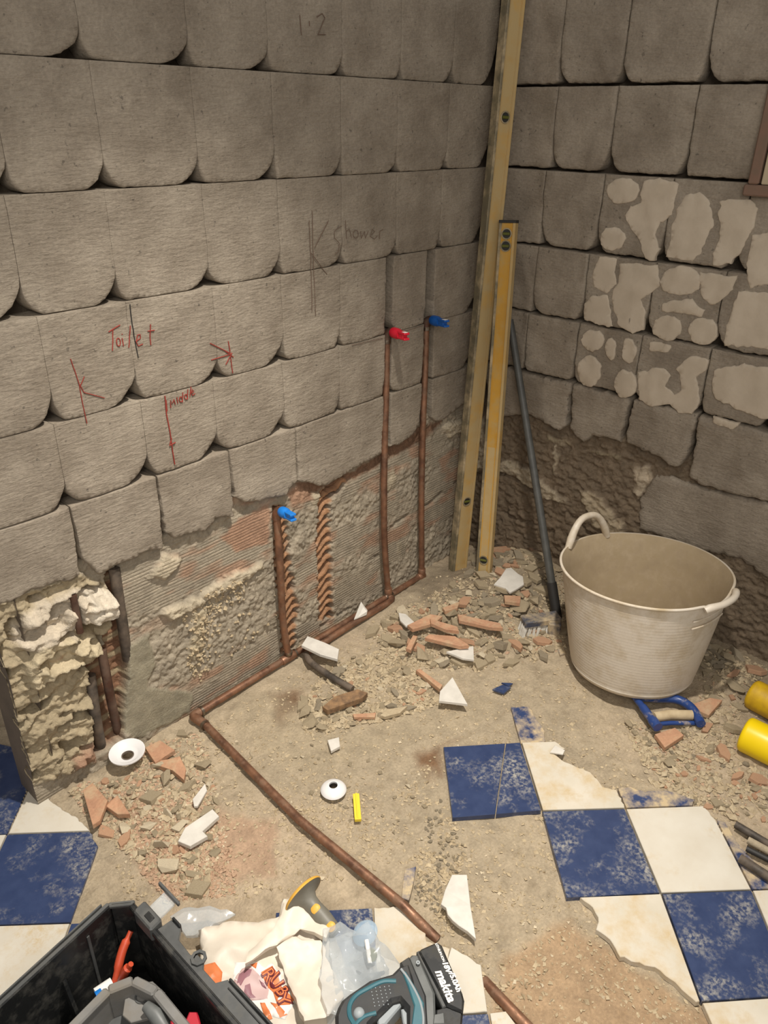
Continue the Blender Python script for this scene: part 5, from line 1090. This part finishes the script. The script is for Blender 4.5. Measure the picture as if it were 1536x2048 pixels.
# ------------------------------------------------------------------ cordless drill lying on the bags
dr = empty('cordless_drill', tuple(P(800, 1990, .0)), 'black and teal cordless drill with its battery, lying beside the carrier bag', 'drill')
def slab(name, poly, z, th, m_, bev=.004, par=dr): return MB().prism([P(x, y, z) for x, y in poly], (0, 0, -th), bev).build(name, m_, par, tri=True, smooth=False)
ztop = .098
bat = slab('battery', [(837, 1902), (843, 1896), (868, 1885), (877, 1884), (884, 1889), (925, 1985), (929, 2000), (926, 2024), (905, 2016), (893, 2010)], ztop, .075, m_black, .004)
slab('battery_edge', [(833, 1903), (839, 1900), (893, 2012), (885, 2016)], ztop-.004, .065, m_rimblk, .002)
slab('battery_clip', [(872, 2018), (893, 2012), (925, 2024), (922, 2060), (870, 2060)], ztop-.006, .07, m_black, .003)
slab('battery_button', [(868, 2028), (888, 2024), (890, 2048), (866, 2048)], ztop+.002, .01, m_drillgrey, .002)
slab('foot', [(816, 1916), (824, 1908), (836, 1908), (870, 1985), (872, 2060), (852, 2060), (846, 1990)], ztop-.004, .06, m_drillgrey, .004)
slab('foot_guard', [(800, 1924), (818, 1912), (852, 1990), (856, 2060), (838, 2060), (834, 1990)], ztop, .055, m_drill, .003)
hnd = [(676, 2012), (684, 1998), (700, 1985), (740, 1958), (785, 1945), (800, 1930), (818, 1925), (830, 1960), (838, 2010), (836, 2060), (815, 2060), (814, 2015), (800, 1998), (785, 2002), (760, 2028), (740, 2048), (735, 2070), (672, 2070), (670, 2030)]
slab('handle', hnd, ztop+.004, .048, m_drill, .006)
MB().tube(bez(fp((792, 1963), (765, 1964), (735, 1978), (712, 1992), (700, 2010), (699, 2030), (706, 2045), (716, 2060), z=ztop+.003)), .0042, 8).build('teal_trim', m_teal, dr, smooth=True)
MB().tube(bez(fp((752, 2026), (730, 2033), (716, 2044), (708, 2056), z=ztop+.003)), .0036, 8).build('teal_trim', m_teal, dr, smooth=True)
slab('teal_panel', [(803, 1940), (812, 1942), (832, 1975), (848, 2005), (845, 2060), (822, 2060), (828, 2010), (815, 1970)], ztop+.007, .012, m_teal, .002)
MB().tube(bez(fp((802, 1938), (818, 1960), (838, 1998), (846, 2030), (846, 2060), z=ztop+.006)), .0022, 8).build('light_line', m_trigger, dr, smooth=True)
slab('trigger', [(754, 2038), (795, 1999), (805, 2008), (770, 2050), (756, 2052)], ztop-.008, .03, m_trigger, .003)
slab('trigger_guard', [(802, 2018), (812, 2014), (822, 2040), (815, 2060), (806, 2045)], ztop-.010, .02, m_trigger, .002)
q = P(718, 2026, ztop+.004); MB().lathe(q, (0, 0, 1), [(.009, 0), (.008, .003), (.005, .005), (.001, .006)], 20).build('knob', m_trigger, dr, smooth=True)
MB().lathe(P(836, 1926, ztop+.000), (0, 0, 1), [(.0035, 0), (.0035, .002), (.0012, .002), (.0012, .0)], 12, close=False).build('screw', m_trigger, dr, smooth=True)
dts = MB()
for i in range(6):
    for j in range(6):
        x, y = 742+j*9+i*1.5, 1976+i*7-j*1.2+1
        if x < 782: dts.lathe(P(x, y, ztop+.0045), (0, 0, 1), [(.0012, 0), (.0008, .0006)], 5)
o = dts.build('grip_dots', m_trigger, dr); o['kind'] = 'stuff'
# lettering reads along the battery edge, bottom right to top left
def blab(txt, c, size, bold=0, it=0): letters(txt, c, (40, 92), size, m_label, dr, z=ztop+.0012, name='lettering', bold=bold, italic=it)
blab('makita', (890, 1971), .0205, .0007, .2); blab('18V', (893, 1934), .0125, .0006, .2); blab('/5.0Ah', (910, 1964), .0125, .0005, .1); blab('LITHIUM-ION', (880, 1905), .0058, .0002)
slab('dark_strap', [(712, 1938), (730, 1946), (752, 1942), (770, 1940), (740, 1958), (722, 1966)], .05, .012, m_dark, .003, None) 
o = bpy.data.objects['dark_strap']; tag(o, 'black corner of a bit case under the clear bag', 'case')
